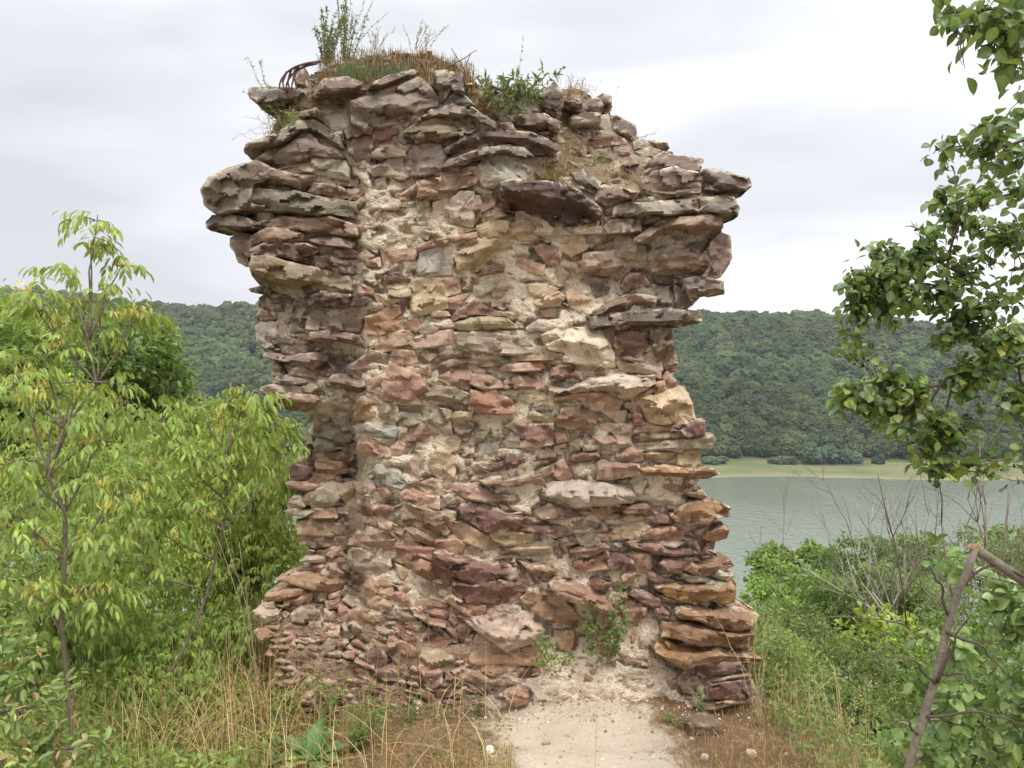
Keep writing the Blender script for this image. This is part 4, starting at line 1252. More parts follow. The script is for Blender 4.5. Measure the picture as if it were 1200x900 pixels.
def foliage(acc, r, c, rad, n, L, W, pal, style='simple', T=None, down=.35, clump=14, cl_r=.16, pts=None, lens=.25):
    """clumps of leaves through an ellipsoid; returns the clump centres"""
    c = np.asarray(c, float); rad = np.asarray(rad, float)*np.ones(3)
    m = max(3, n//clump)
    d = rdir(r, m); q = r.uniform(.35, 1, (m, 1))**.55
    q = q*(1+.22*vnoise(d*2.3+c, 5))[:, None]
    cc = c+d*q*rad; per = r.integers(int(clump*.6), int(clump*1.4)+1, m)
    idx = np.repeat(np.arange(m), per); k = len(idx); cr = cl_r*rad.mean()*r.uniform(.6, 1.4, m)
    O = cc[idx]+r.normal(0, 1, (k, 3))*cr[idx, None]*np.array([1, 1, .7])
    out = unit(O-c); tone = (1+.16*r.normal(size=m))[idx, None]
    if style == 'compound':
        az = rdir(r, k)*np.array([1, 1, .3])+out*.6; az = unit(az); R = L*r.uniform(1.3, 2.1, k)
        sd = unit(np.cross(az, [0, 0, 1])+1e-4)
        tw = .55*vnoise(O*3, 3)[:, None]
        for s, sg in ((.35, 1), (.35, -1), (.68, 1), (.68, -1), (1., 0)):
            o2 = O+az*(R*s)[:, None]+np.array([0, 0, -1])*(R*s*s*.28)[:, None]
            dd = az*.62+sd*sg*.55+np.array([0, 0, -1])*(.62+.5*r.random((k, 1)))+r.normal(0, .14, (k, 3))
            nn = unit(az*.4+np.array([0, 0, .9])+r.normal(0, .3, (k, 3)))
            leaves(acc, o2, dd, nn, L*r.uniform(.75, 1.2, k), W*r.uniform(.8, 1.2, k), np.clip(pcol(r, k, pal)*tone, 0, 1), T or T_LANCE)
    else:
        dd = unit(rdir(r, k)+out*.5+np.array([0, 0, -down])); nn = unit(np.array([0, 0, 1.])+.75*r.normal(size=(k, 3)))
        leaves(acc, O, dd, nn, L*r.uniform(.65, 1.25, k), W*r.uniform(.7, 1.2, k), np.clip(pcol(r, k, pal)*tone, 0, 1), T or T_DIA)
    return cc
def shrub(name, label, cat, group, blobs, L, W, n, pal, style='simple', base=None, trunk=.02, seed=1, bark=BARK, mat=None, T=None, down=.35, clump=14, cl_r=.16,
          parts=('stem', 'foliage'), twigs=30, extra=None, stems=1, yel=0):
    """blobs: (px, py, distance, rx px, ry px[, weight])"""
    r = np.random.default_rng(seed); mat = mat or M_LEAF
    cs = [P(b[0], b[1], b[2]) for b in blobs]; rd = [np.array([b[3], (b[3]+b[4])/2, b[4]])*b[2]/FPX for b in blobs]
    wt_ = np.array([b[3]*b[4]*(b[5] if len(b) > 5 else 1.) for b in blobs], float); wt_ /= wt_.sum()
    if base is None: b0 = cs[int(np.argmax([b[1] for b in blobs]))]; bx, by = b0[0], b0[1]
    else: q_ = P(base[0], 700, base[1]); bx, by = q_[0], base[1]
    bz = gz(bx, by)-.05; root_ = np.array([bx, by, bz])
    t = thing(name, root_, label, cat, group)
    fa, sa = Acc(), Acc()
    order_ = np.argsort([c[2] for c in cs]); mainc = np.array(cs).mean(0)
    for s in range(stems):
        top = cs[order_[-1]]*.6+mainc*.4 if stems == 1 else cs[s % len(cs)]
        mid = (root_+top)/2+r.normal(0, .05, 3)*np.linalg.norm(top-root_)
        path = curve([root_+r.normal(0, trunk*1.5, 3)*(stems > 1), mid, top], 12, .04*np.linalg.norm(top-root_), seed+s)
        V_, F_ = tube(path, trunk, trunk*.35, 7); sa.add(V_, F_, col=bark)
        for c in (cs if stems == 1 else [cs[s % len(cs)]]):
            k = int(np.clip(np.argmin(np.abs(path[:, 2]-(c[2]-.35*abs(c[2]-bz)*.5))), 2, 10)); p0 = path[k]
            pp = curve([p0, (p0+c)/2+np.array([0, 0, -.03])*np.linalg.norm(c-p0), c], 8, .05*np.linalg.norm(c-p0), seed+9)
            V_, F_ = tube(pp, trunk*.5, trunk*.2, 5); sa.add(V_, F_, col=bark)
    for c, R_, w in zip(cs, rd, wt_):
        cc = foliage(fa, r, c, R_, max(10, int(n*w)), L, W, pal, style, T, down, clump, cl_r)
        for q_ in cc[:max(3, int(twigs*w))]:
            pp = curve([c+(q_-c)*.1, (c+q_)/2+r.normal(0, .04, 3)*R_.mean(), q_], 5); V_, F_ = tube(pp, trunk*.17+.0015, .0012, 4); sa.add(V_, F_, col=bark)
        if yel:
            m = int(yel*w*10)+1; d = rdir(r, m); d[:, 1] = -abs(d[:, 1]); o_ = c+d*R_*.95
            for q_ in o_:
                k = 16; oo = q_+r.normal(0, .02, (k, 3))*np.array([1, 1, .6]); leaves(fa, oo, np.array([0, 0, -1.])+r.normal(0, .35, (k, 3)), rdir(r, k), .035*r.uniform(.8, 1.3, k), .011, pcol(r, k, YEL), T_LANCE)
    sa.build(parts[0], M_BARK, t); fa.build(parts[1], mat, t, smooth=False)
    return t
def bare(name, label, group, base, tips, seed, th=.012, col=BARKG, levels=3):
    """leafless shrub: base (px, distance), tips in pixels"""
    r = np.random.default_rng(seed); q_ = P(base[0], 700, base[1]); root_ = np.array([q_[0], base[1], gz(q_[0], base[1])-.05])
    a = Acc()
    def grow(p, d, L_, rad, lv):
        n = 6; pts = [p]
        for k in range(n-1):
            d = unit(d+r.normal(0, .11, 3)+np.array([0, 0, .03])); pts.append(pts[-1]+d*L_/n)
        V_, F_ = tube(pts, rad, rad*.55, 4 if rad < .006 else 6); a.add(V_, F_, col=col*r.uniform(.8, 1.2))
        if lv <= 0: return
        for k in range(r.integers(3, 6)):
            i_ = r.integers(1, n); ang = r.uniform(.3, .75); side = unit(np.cross(d, rdir(r, 1)[0]))
            grow(pts[i_], unit(d*math.cos(ang)+side*math.sin(ang)+np.array([0, 0, .1])), L_*r.uniform(.35, .6), rad*.5, lv-1)
    for tx, ty in tips:
        e = P(tx, ty, base[1]+r.uniform(-.1, .1)*base[1]*.3); d = e-root_; Ln = np.linalg.norm(d)
        grow(root_+r.normal(0, .04, 3)*np.array([1, 1, 0]), unit(d), Ln, th*r.uniform(.7, 1.2), levels)
    o = a.build(name, M_BARK)
    return tag(o, label, 'shrub', group)

# ---------------------------------------------------------------- left side
GL = 'trees on the slope left of the wall'; GU = 'bushes left of the wall'
shrub('broadleaf_tree', 'dark green round-topped tree standing behind the yellowish saplings at left', 'tree', GL,
      [(155, 420, 11, 58, 55), (120, 470, 11, 60, 60), (195, 450, 11.5, 30, 45), (150, 540, 11, 70, 60), (100, 400, 11.5, 40, 40), (215, 560, 11, 40, 50, .6)], .11, .06, 15000, G_DRK+G_MID[:2], base=(150, 11), trunk=.12, seed=3, parts=('trunk', 'crown'), cl_r=.13)
shrub('broadleaf_tree', 'mid green tree cut by the left edge of the picture', 'tree', GL,
      [(20, 420, 9, 55, 70), (-40, 400, 9.5, 60, 80), (50, 480, 9, 50, 60), (5, 540, 9, 60, 60)], .10, .055, 11000, G_MID, base=(-10, 9), trunk=.1, seed=4, parts=('trunk', 'crown'), cl_r=.13)
shrub('ash_sapling', 'slender ash-leaved sapling with drooping leaflets, its top standing against the sky', 'tree', None,
      [(112, 258, 3.1, 26, 5, 1.5), (108, 288, 3.1, 8, 4, .8), (78, 318, 3.1, 24, 5, 1.1), (142, 312, 3.1, 24, 5, 1.2), (122, 338, 3.1, 34, 5, .9), (95, 352, 3.1, 20, 6, .7), (28, 340, 3.0, 36, 8, 1.3), (50, 365, 3.0, 22, 8), (165, 362, 3.1, 30, 7, 1.5), (100, 382, 3.1, 36, 6, .7), (50, 405, 3, 40, 7, .8), (10, 430, 2.9, 30, 12),
       (30, 455, 2.9, 44, 9), (100, 448, 3.05, 50, 9), (150, 470, 3.1, 40, 9), (60, 495, 3, 50, 10), (120, 515, 3, 40, 10), (20, 540, 2.9, 44, 12), (80, 560, 3, 46, 10), (140, 580, 3, 30, 12), (30, 610, 2.9, 44, 14), (100, 630, 3, 46, 12), (20, 680, 2.9, 40, 16), (100, 690, 3, 50, 16)],
      .048, .0155, 500, G_YEL+G_MID[:1], 'compound', base=(92, 3.0), trunk=.011, seed=5, parts=('trunk', 'crown'), clump=4, cl_r=.2, twigs=110, yel=3.2, T=T_OVAL)
shrub('ash_sapling', 'arching ash-leaved sapling with pale yellow drooping leaves beside the middle of the wall', 'tree', None,
      [(185, 492, 3.6, 44, 9), (235, 480, 3.7, 34, 9), (262, 500, 3.7, 30, 9), (292, 458, 3.7, 20, 8, 1.8), (285, 480, 3.7, 22, 8, 1.4), (310, 510, 3.8, 34, 12), (215, 535, 3.6, 44, 10), (270, 545, 3.7, 34, 12), (160, 560, 3.5, 40, 12), (225, 590, 3.6, 40, 14), (180, 620, 3.5, 50, 14), (320, 560, 4.2, 22, 20), (140, 660, 3.5, 40, 16)],
      .050, .016, 640, G_YEL, 'compound', base=(150, 3.5), trunk=.010, seed=6, parts=('trunk', 'crown'), clump=4, cl_r=.22, twigs=80, yel=2.6, T=T_OVAL)
shrub('leafy_bush', 'bright yellow green bush with fine drooping leaves pressed against the left end of the wall', 'bush', GU,
      [(300, 520, 5.0, 45, 50), (330, 590, 5.0, 40, 60), (270, 590, 4.9, 50, 60), (300, 670, 4.8, 60, 50), (240, 660, 4.8, 50, 50)], .042, .014, 3600, [(176, 190, 96), (160, 182, 88), (186, 192, 104), (146, 172, 84)], 'compound', base=(290, 5.0), trunk=.03, seed=7, clump=8, cl_r=.2, stems=4)
shrub('leafy_bush', 'mid green bush low at the left, behind the dry stalks', 'bush', GU,
      [(60, 660, 4.2, 80, 50), (150, 690, 4.3, 70, 50), (60, 720, 3.6, 80, 50), (0, 740, 4, 70, 60), (100, 780, 4, 80, 50)], .045, .018, 2600, G_MID+G_YEL[2:5], 'compound', base=(80, 4.2), trunk=.02, seed=8, clump=8, cl_r=.2, stems=4)
shrub('leafy_bush', 'fresh green ferny bush low in front of the left end of the wall', 'bush', GU,
      [(210, 760, 3.9, 70, 45), (170, 820, 3.6, 70, 45), (240, 830, 3.6, 50, 40), (275, 745, 4.0, 45, 40)], .034, .013, 2600, [(118, 152, 66), (136, 160, 74), (104, 140, 62)]+G_YEL[:2], 'compound', base=(200, 3.7), trunk=.015, seed=9, clump=8, cl_r=.22, stems=4)
shrub('leafy_bush', 'dark green bush in the gap between the two saplings at left', 'bush', GU,
      [(190, 600, 6.5, 50, 50), (130, 620, 6.5, 70, 50), (230, 530, 7, 40, 40), (60, 600, 6.8, 60, 60)], .06, .03, 5000, G_DRK+[(60, 92, 60)], base=(150, 6.5), trunk=.03, seed=10, stems=3)
shrub('leafy_bush', 'dusty green bush in the bottom left corner with a few yellowed leaves', 'bush', GU,
      [(20, 830, 2.6, 60, 50), (-20, 780, 2.6, 50, 60), (70, 880, 2.5, 60, 30)], .045, .02, 900, G_YEL[:4]+G_MID+DRY[:1], base=(10, 2.6), trunk=.01, seed=11, clump=7, T=T_OVAL, mat=M_GLOSSY, stems=3)
shrub('broadleaf_tree', 'small pale green tree far down the slope just above the left bushes', 'tree', GL,
      [(250, 500, 14, 30, 30), (225, 520, 14, 40, 35), (280, 540, 14, 30, 40)], .12, .07, 3500, G_MID+G_GRY[:1], base=(250, 14), trunk=.1, seed=12, parts=('trunk', 'crown'))

shrub('leafy_bush', 'broad light green thicket behind the saplings, filling the gap down to the wall', 'bush', GU,
      [(250, 520, 8.5, 60, 36), (310, 560, 8, 50, 60), (190, 560, 8.5, 60, 50), (120, 560, 8.5, 70, 60), (40, 580, 8.5, 80, 60), (250, 620, 7.5, 90, 60), (120, 650, 7.5, 90, 60)], .055, .024, 15000, G_YEL+G_MID, base=(200, 8), trunk=.03, seed=14, stems=5, cl_r=.14, T=T_LANCE, down=.8)
shrub('leafy_bush', 'yellowish feathery bush at the left in front of the dark round tree', 'bush', GU,
      [(40, 470, 5.5, 70, 34), (110, 500, 5.5, 60, 34), (180, 530, 5.4, 50, 36), (60, 560, 5.2, 80, 50), (160, 600, 5.0, 70, 50), (240, 560, 5.2, 40, 40)], .045, .014, 2300, G_YEL, 'compound', base=(120, 5.4), trunk=.02, seed=15, clump=7, cl_r=.16, stems=5, T=T_LANCE)
# ---------------------------------------------------------------- right side below the wall
GR = 'bushes right of the wall'
shrub('leafy_bush', 'rounded dark green bush by the water, nearest the middle of the river view', 'bush', GR,
      [(1015, 665, 14, 40, 40), (980, 680, 14, 36, 36), (1045, 690, 14, 40, 40), (1000, 720, 13, 60, 40), (1060, 730, 13, 50, 40)], .10, .05, 12000, G_DRK+[(96, 130, 78)], base=(1010, 14), trunk=.06, seed=20, stems=4, cl_r=.10, clump=26)
shrub('leafy_bush', 'fresh green bush directly right of the orange-stained corner of the wall', 'bush', GR,
      [(915, 680, 8, 34, 34), (945, 700, 8, 40, 36), (895, 715, 7.6, 26, 36), (930, 740, 7.4, 50, 40), (980, 740, 7.4, 40, 36)], .055, .025, 8500, [(112, 150, 72), (128, 162, 84), (96, 134, 66), (140, 168, 90)], base=(925, 7.8), trunk=.03, seed=21, stems=4, cl_r=.11, clump=22)
shrub('leafy_bush', 'bluish green bush behind the bare twigs at right', 'bush', GR,
      [(1090, 680, 17, 50, 42), (1150, 660, 17, 50, 40), (1200, 680, 17, 50, 50), (1120, 740, 15, 80, 50)], .11, .05, 7500, [(78, 108, 72), (92, 120, 82), (66, 94, 62)], base=(1130, 17), trunk=.07, seed=22, stems=4, cl_r=.12)
shrub('maple_sapling', 'bright lime green sapling amid darker bushes right of the wall', 'tree', None,
      [(1040, 738, 6.2, 34, 26), (1010, 755, 6.2, 26, 24), (1055, 775, 6.0, 30, 28), (1030, 800, 5.9, 30, 26)], .065, .05, 1500, [(150, 172, 72), (164, 184, 88), (132, 160, 66)], base=(1035, 6.1), trunk=.02, seed=23, parts=('trunk', 'crown'), T=T_OVAL, clump=9)
shrub('leafy_bush', 'tangled dull green bush filling the slope below the lime green sapling', 'bush', GR,
      [(940, 770, 5.0, 60, 50), (1000, 800, 4.6, 60, 50), (970, 860, 4.0, 70, 50), (905, 750, 5.2, 34, 44), (1040, 860, 4.2, 50, 50)], .032, .013, 17000, [(78, 102, 56), (96, 118, 66), (70, 92, 52), (112, 130, 80)], base=(950, 4.9), trunk=.02, seed=24, stems=5, cl_r=.12, clump=22)
shrub('leafy_bush', 'grey green bush crowding the foot of the right-hand corner of the wall', 'bush', GR,
      [(912, 800, 4.0, 30, 60), (930, 870, 3.6, 50, 40), (896, 880, 3.6, 22, 30)], .024, .010, 8000, G_GRY[:2]+G_MID+[(140, 162, 84)], base=(915, 4.0), trunk=.012, seed=25, stems=4, cl_r=.16)
shrub('leafy_bush', 'dark green shrub between the bare twigs and the broken branch', 'bush', GR,
      [(1080, 790, 5.5, 50, 50), (1130, 760, 6, 50, 50), (1180, 740, 6, 40, 50), (1090, 850, 5, 50, 50)], .05, .025, 5000, G_DRK+G_MID, base=(1100, 5.6), trunk=.025, seed=26, stems=4)
shrub('leafy_bush', 'dark bush with dense small leaves between the lime green sapling and the wall', 'bush', GR,
      [(975, 715, 6.6, 34, 30), (950, 740, 6.4, 30, 30), (1000, 745, 6.6, 30, 30)], .04, .02, 7000, [(66, 96, 50), (80, 110, 58), (58, 84, 46)], base=(970, 6.5), trunk=.03, seed=27, stems=4, cl_r=.10, clump=24)
shrub('leafy_bush', 'pale olive bush low beside the lowest orange stones', 'bush', GR,
      [(915, 770, 4.6, 30, 34), (945, 800, 4.5, 34, 34), (905, 820, 4.3, 24, 34)], .028, .012, 6500, [(142, 158, 92), (126, 144, 80), (154, 164, 108)], base=(920, 4.5), trunk=.015, seed=28, stems=4, cl_r=.11, clump=22)
shrub('leafy_bush', 'mid green bush with upright leafy shoots in front of the pale twigs', 'bush', GR,
      [(1030, 690, 9, 36, 30), (1065, 710, 9, 40, 34), (1000, 700, 9, 30, 26)], .06, .028, 7000, [(104, 134, 74), (90, 120, 64), (120, 146, 86)], base=(1035, 9), trunk=.03, seed=29, stems=5, cl_r=.10, clump=24)
shrub('leafy_bush', 'dark leafy bush at the bottom right between the wall and the broken branch', 'bush', GR,
      [(1000, 850, 3.9, 44, 40), (1040, 880, 3.8, 40, 34), (960, 890, 3.7, 40, 26)], .030, .014, 7000, [(76, 104, 56), (92, 118, 64), (108, 132, 76)], base=(1000, 3.9), trunk=.015, seed=30, stems=4, cl_r=.11, clump=22)
shrub('leafy_bush', 'dull green bush mostly hidden behind the broken branch in the lower right corner', 'bush', GR,
      [(1120, 810, 4.4, 50, 50), (1180, 800, 4.6, 50, 60), (1150, 870, 4.2, 60, 50), (1210, 860, 4.2, 50, 50), (1080, 870, 4.2, 40, 40)], .036, .018, 9000, [(86, 112, 62), (100, 126, 70), (74, 98, 56)], base=(1150, 4.4), trunk=.015, seed=31, stems=4, cl_r=.13, clump=20)
GF = 'trees far down the slope towards the river'
for i_, (px_c, py_c, Yc, rx_, ry_, lb_) in enumerate([
        (905, 655, 26, 26, 16, 'small green treetop poking above the bush at the corner of the wall'),
        (1190, 640, 30, 40, 24, 'dull green treetop at the right edge below the water'),
        (1075, 640, 34, 26, 16, 'distant rounded treetop against the water, just behind the bare twigs'),
        (955, 660, 22, 30, 22, 'pale green treetop between the two bushes near the water')]):
    shrub('broadleaf_tree', lb_, 'tree', GF, [(px_c, py_c, Yc, rx_, ry_), (px_c+8, py_c+ry_*1.6, Yc, rx_*1.2, ry_*1.4)], .22, .12, 2400, G_DRK+G_MID, base=(px_c, Yc), trunk=.12, seed=40+i_, parts=('trunk', 'crown'), cl_r=.13)
GB = 'leafless shrubs right of the wall'
bare('bare_shrub', 'leafless grey shrub standing against the water, left of the taller bare ones', GB, (1010, 7.5), [(985, 600), (1010, 640), (1030, 610)], 50, .010)
bare('bare_shrub', 'tall leafless shrub with pale straight stems in front of the river', GB, (1085, 7), [(1050, 570), (1100, 590)], 51, .011)
bare('bare_shrub', 'leafless shrub with a thick upright grey stem near the right edge', GB, (1172, 7), [(1150, 520), (1170, 500), (1185, 540)], 52, .018, BARK)
bare('bare_shrub', 'leafless reddish twigs at the right edge under the fruiting branches', GB, (1200, 6), [(1195, 560), (1215, 520), (1165, 590)], 53, .011, lin((128, 104, 88))*.8)
bare('bare_shrub', 'thin grey leafless sapling rising from the bushes closest to the wall', GB, (912, 7), [(905, 625), (925, 650)], 54, .007, lin((128, 130, 108))*.8)
bare('bare_shrub', 'low tangle of pale dead twigs below the lime green sapling', GB, (990, 4.8), [(940, 740), (975, 770), (1010, 760), (1050, 790)], 55, .007, lin((164, 150, 124))*.8, 2)
bare('bare_shrub', 'leaning whitish dead stem crossing the bushes below the bare shrubs', GB, (1110, 6.2), [(1060, 640), (1075, 660)], 56, .012, lin((178, 168, 152))*.85, 2)
# ---------------------------------------------------------------- fruiting tree at the right edge
def br(pts, r0, r1, Yd, n=14, wob=.01, seed=0):
    """branch through (px, py[, distance]) points"""
    q_ = [P(p[0], p[1], p[2] if len(p) > 2 else Yd) for p in pts]
    return curve(q_, n, wob, seed), r0, r1
t = thing('buckthorn_tree', (1.95, 2.3, gz(1.95, 2.3)-.05), 'small tree with oval leaves and black berries reaching in from the right edge', 'tree')
sa, la_acc, be = Acc(), Acc(), Acc(); r = np.random.default_rng(60)
def T2(pts, r0, r1, Yd=2.4, n=14, seed=0):
    c, a, b = br(pts, r0, r1, Yd, n, .012, seed)
    if pts[0][0] >= 1250:      # joins the trunk, which stands outside the picture
        k_ = tr[np.argmin(np.abs(tr[:, 2]-c[0, 2]+.12))]; lead = curve([k_, (k_+c[0])/2+np.array([0, 0, .03]), c[0]], 8); c = np.concatenate([lead[:-1], c]); a = a*1.25
    V_, F_ = tube(c, a, b, 7); sa.add(V_, F_, col=BARKD); return c
tr = curve([(1.95, 2.3, gz(1.95, 2.3)-.05), (1.9, 2.35, .6), (1.75, 2.4, 1.25), (1.68, 2.4, 1.62), (1.66, 2.4, 2.3), (1.6, 2.3, 2.9)], 24, .03, 3)
V_, F_ = tube(tr, .055, .025, 9); sa.add(V_, F_, col=BARKD)
main = [T2([(1255, 448), (1200, 430), (1165, 418), (1142, 404), (1126, 380), (1114, 345), (1113, 315), (1119, 280), (1124, 255)], .011, .003, 2.4, 22, 1),
        T2([(1165, 418), (1148, 424), (1118, 436), (1100, 452), (1092, 475), (1090, 515)], .0075, .002, 2.38, 14, 2),
        T2([(1114, 345), (1085, 330), (1050, 335), (1012, 342)], .004, .0015, 2.4, 12, 3),
        T2([(1113, 315), (1085, 300), (1050, 318)], .003, .0015, 2.45, 8, 4),
        T2([(1100, 452), (1060, 455), (1020, 462), (975, 468)], .004, .0013, 2.3, 12, 5),
        T2([(1118, 436), (1112, 470), (1104, 510), (1110, 545)], .004, .0013, 2.35, 12, 6),
        T2([(1260, 250), (1200, 228), (1160, 232), (1110, 238)], .006, .0015, 2.2, 12, 7),
        T2([(1260, 160), (1210, 165), (1150, 170), (1095, 180)], .006, .0015, 1.9, 12, 8),
        T2([(1270, 40), (1210, 25), (1160, 20), (1105, 15)], .006, .0015, 1.7, 12, 9),
        T2([(1260, 330), (1210, 300), (1170, 290), (1140, 262)], .006, .0015, 2.4, 12, 10),
        T2([(1255, 500), (1215, 470), (1190, 440), (1175, 380)], .007, .002, 2.2, 12, 11)]
AN = np.concatenate(main)
sprays = [(1112, 262, 30, 2.45, 46), (1085, 275, 20, 2.45, 18), (1145, 235, 28, 2.2, 26), (1112, 232, 18, 2.2, 12), (1165, 290, 34, 2.4, 40), (1195, 270, 28, 2.3, 26), (1120, 185, 26, 1.9, 12), (1095, 180, 14, 1.95, 5),
          (1160, 165, 30, 1.9, 18), (1195, 195, 30, 2.0, 18), (1190, 140, 30, 1.8, 16), (1115, 22, 20, 1.75, 9), (1145, 38, 26, 1.7, 16), (1180, 25, 30, 1.6, 24), (1185, 75, 28, 1.7, 18), (1160, 85, 22, 1.65, 9), (1205, 100, 30, 1.6, 14), (1130, 75, 12, 1.6, 3),
          (1085, 305, 34, 2.45, 60), (1045, 310, 30, 2.45, 46), (1018, 325, 28, 2.4, 40), (1000, 345, 22, 2.4, 26), (1060, 345, 34, 2.4, 60), (1100, 345, 30, 2.4, 46), (1000, 385, 20, 2.4, 26), (1003, 405, 14, 2.4, 14), (1025, 365, 22, 2.4, 26), (1140, 325, 28, 2.5, 34), (1175, 345, 34, 2.3, 36), (1150, 375, 30, 2.35, 36),
          (1110, 395, 24, 2.4, 26), (1185, 400, 30, 2.2, 30), (985, 463, 20, 2.35, 26), (1012, 470, 26, 2.3, 40), (1045, 455, 28, 2.3, 44), (1075, 470, 30, 2.3, 48), (1055, 492, 28, 2.3, 40), (1088, 505, 26, 2.3, 40), (1080, 530, 22, 2.3, 26), (1108, 545, 20, 2.3, 26), (1115, 505, 24, 2.35, 30), (1130, 450, 28, 2.4, 36), (1155, 450, 24, 2.3, 26), (1190, 470, 30, 2.2, 36), (1165, 500, 14, 2.3, 8), (1200, 520, 26, 2.2, 22), (1170, 430, 24, 2.3, 24), (1030, 345, 40, 2.5, 30), (1190, 232, 28, 2.2, 16), (1198, 335, 30, 2.3, 18), (1175, 205, 24, 2.0, 8), (1200, 130, 26, 1.8, 9), (1165, 262, 24, 2.3, 14), (1198, 385, 26, 2.3, 14), (1195, 425, 24, 2.2, 12), (1150, 205, 22, 2.0, 8), (1190, 5, 26, 1.7, 12), (1150, 10, 20, 1.7, 8), (1170, 540, 16, 2.3, 8), (1198, 560, 22, 2.2, 12)]
for (px_, py_, R_, Yd, n) in sprays:
    c = P(px_, py_, Yd); rad = 1.22*R_*Yd/FPX; n = int(n*2.5)
    k = np.argmin(np.linalg.norm(AN-c, axis=1)); root_ = AN[k]
    nt_ = max(3, n//9)
    tips = c+rdir(r, nt_)*rad*np.array([.9, 1.3, .9])*r.uniform(.3, 1, (nt_, 1))
    for tp_ in tips:
        cv = curve([root_, (root_+tp_)/2+np.array([0, 0, .25*rad]), tp_], 7, .006, int(r.integers(99))); V_, F_ = tube(cv, .0022, .0008, 4); sa.add(V_, F_, col=BARKD)
        m = int(np.ceil(n/nt_)); s = r.integers(2, 7, m); O = cv[s]+r.normal(0, .014, (m, 3))
        dd = unit((tp_-root_)*.0+r.normal(0, .7, (m, 3))*np.array([1, 1, .6])+np.array([0, 0, -.55]))
        nn = unit(np.array([0, -.25, .9])+r.normal(0, .55, (m, 3)))
        tone = r.uniform(.8, 1.2); pale = G_BUCK if py_ < 400 else G_BUCK+[(140, 166, 78), (128, 158, 70), (160, 168, 72)]
        leaves(la_acc, O, dd, nn, .035*r.uniform(.6, 1.15, m), .025*r.uniform(.7, 1.1, m), np.clip(pcol(r, m, pale)*tone, 0, 1), T_BIG)
        if 250 < py_ and r.random() < .55:
            kb = r.integers(2, 5); v0, f0 = ICO[1]
            for _ in range(kb):
                be.add(v0*.0038*r.uniform(.8, 1.2)+cv[r.integers(3, 7)]+r.normal(0, .009, 3), f0, col=lin((34, 30, 38)))
sa.build('trunk', M_BARK, t); la_acc.build('crown', M_GLOSSY, t, smooth=True); tag(be.build('berries', mat_plain('berry_skin', 20, .35, 0, .1), t), kind='stuff')

# ---------------------------------------------------------------- snapped branch and the leafy shrub under it
SY = 1.75
s_root = P(1068, 905, SY); sh = thing('buckthorn_shrub', (P(1090, 905, SY)[0], SY, gz(P(1090, 905, SY)[0], SY)), 'leafy shrub with a thick snapped branch bent over in the lower right corner', 'shrub')
sa, fa, wd = Acc(), Acc(), Acc()
g0 = P(1060, 900, SY); g0[2] = gz(g0[0], SY)-.05
c = curve([g0, P(1064, 900, SY), P(1078, 855, SY), P(1100, 795, SY), P(1106, 745, SY), P(1120, 700, SY), P(1132, 660, SY), P(1141, 643, SY)], 26, .006, 4)
c = c+.0030*np.stack([vnoise(c*30+i) for i in range(3)], -1)+.006*np.stack([vnoise(c*7+i+5) for i in range(3)], -1); rr_b = np.linspace(.0115, .0075, len(c))*(1+.16*vnoise(c*46)); V_, F_ = tube(c, rr_b, 0, 11); sa.add(V_, F_, col=lin((126, 116, 102))*.85)
c2 = curve([P(1143, 643, SY), P(1158, 650, SY), P(1180, 668, SY), P(1215, 690, SY), P(1280, 740, SY+.1), np.array([1.75, 2.1, gz(1.75, 2.1)])], 20, .006, 5); V_, F_ = tube(c2, .0105, .010, 9); sa.add(V_, F_, col=lin((126, 116, 102))*.85)
c3 = curve([P(1118, 700, SY), P(1140, 672, SY), P(1165, 660, SY), P(1205, 676, SY)], 12, .004, 6); V_, F_ = tube(c3, .0035, .003, 6); sa.add(V_, F_, col=BARKD)
for k in range(44):
    o_ = P(1141+r.normal(0, 3.5), 643+r.normal(0, 2), SY-.008); V_, F_ = tube([o_, o_+np.array([r.normal(0, .010), -.002, r.uniform(.002, .014)])], .0022, .0005, 4); wd.add(V_, F_, col=lin((196, 164, 128))*r.uniform(.7, 1.05))
for a_, b_ in (((1108, 740), (1180, 790)), ((1096, 800), (1040, 770)), ((1100, 790), (1150, 810)), ((1075, 860), (1045, 850)), ((1085, 840), (1200, 850)), ((1098, 800), (1140, 720)), ((1110, 720), (1090, 665))):
    cv = curve([P(*a_, SY), P((a_[0]+b_[0])/2, (a_[1]+b_[1])/2-12, SY-.03), P(*b_, SY-.05)], 10, .01, 7); V_, F_ = tube(cv, .004, .0015, 5); sa.add(V_, F_, col=BARKD)
sp2 = [(1098, 655, 16, 8), (1115, 665, 16, 8), (1150, 690, 22, 14), (1180, 700, 26, 22), (1160, 730, 28, 26), (1195, 740, 28, 26), (1128, 752, 14, 8), (1145, 775, 28, 28), (1185, 790, 32, 34), (1070, 795, 18, 8), (1118, 815, 20, 14), (1080, 750, 16, 6),
       (1130, 825, 28, 28), (1170, 840, 34, 36), (1205, 850, 30, 26), (1080, 850, 24, 16), (1060, 885, 24, 14), (1110, 880, 30, 28), (1150, 890, 34, 34), (1195, 895, 34, 34), (1045, 870, 12, 5)]
AN = np.concatenate([c, c2, c3])
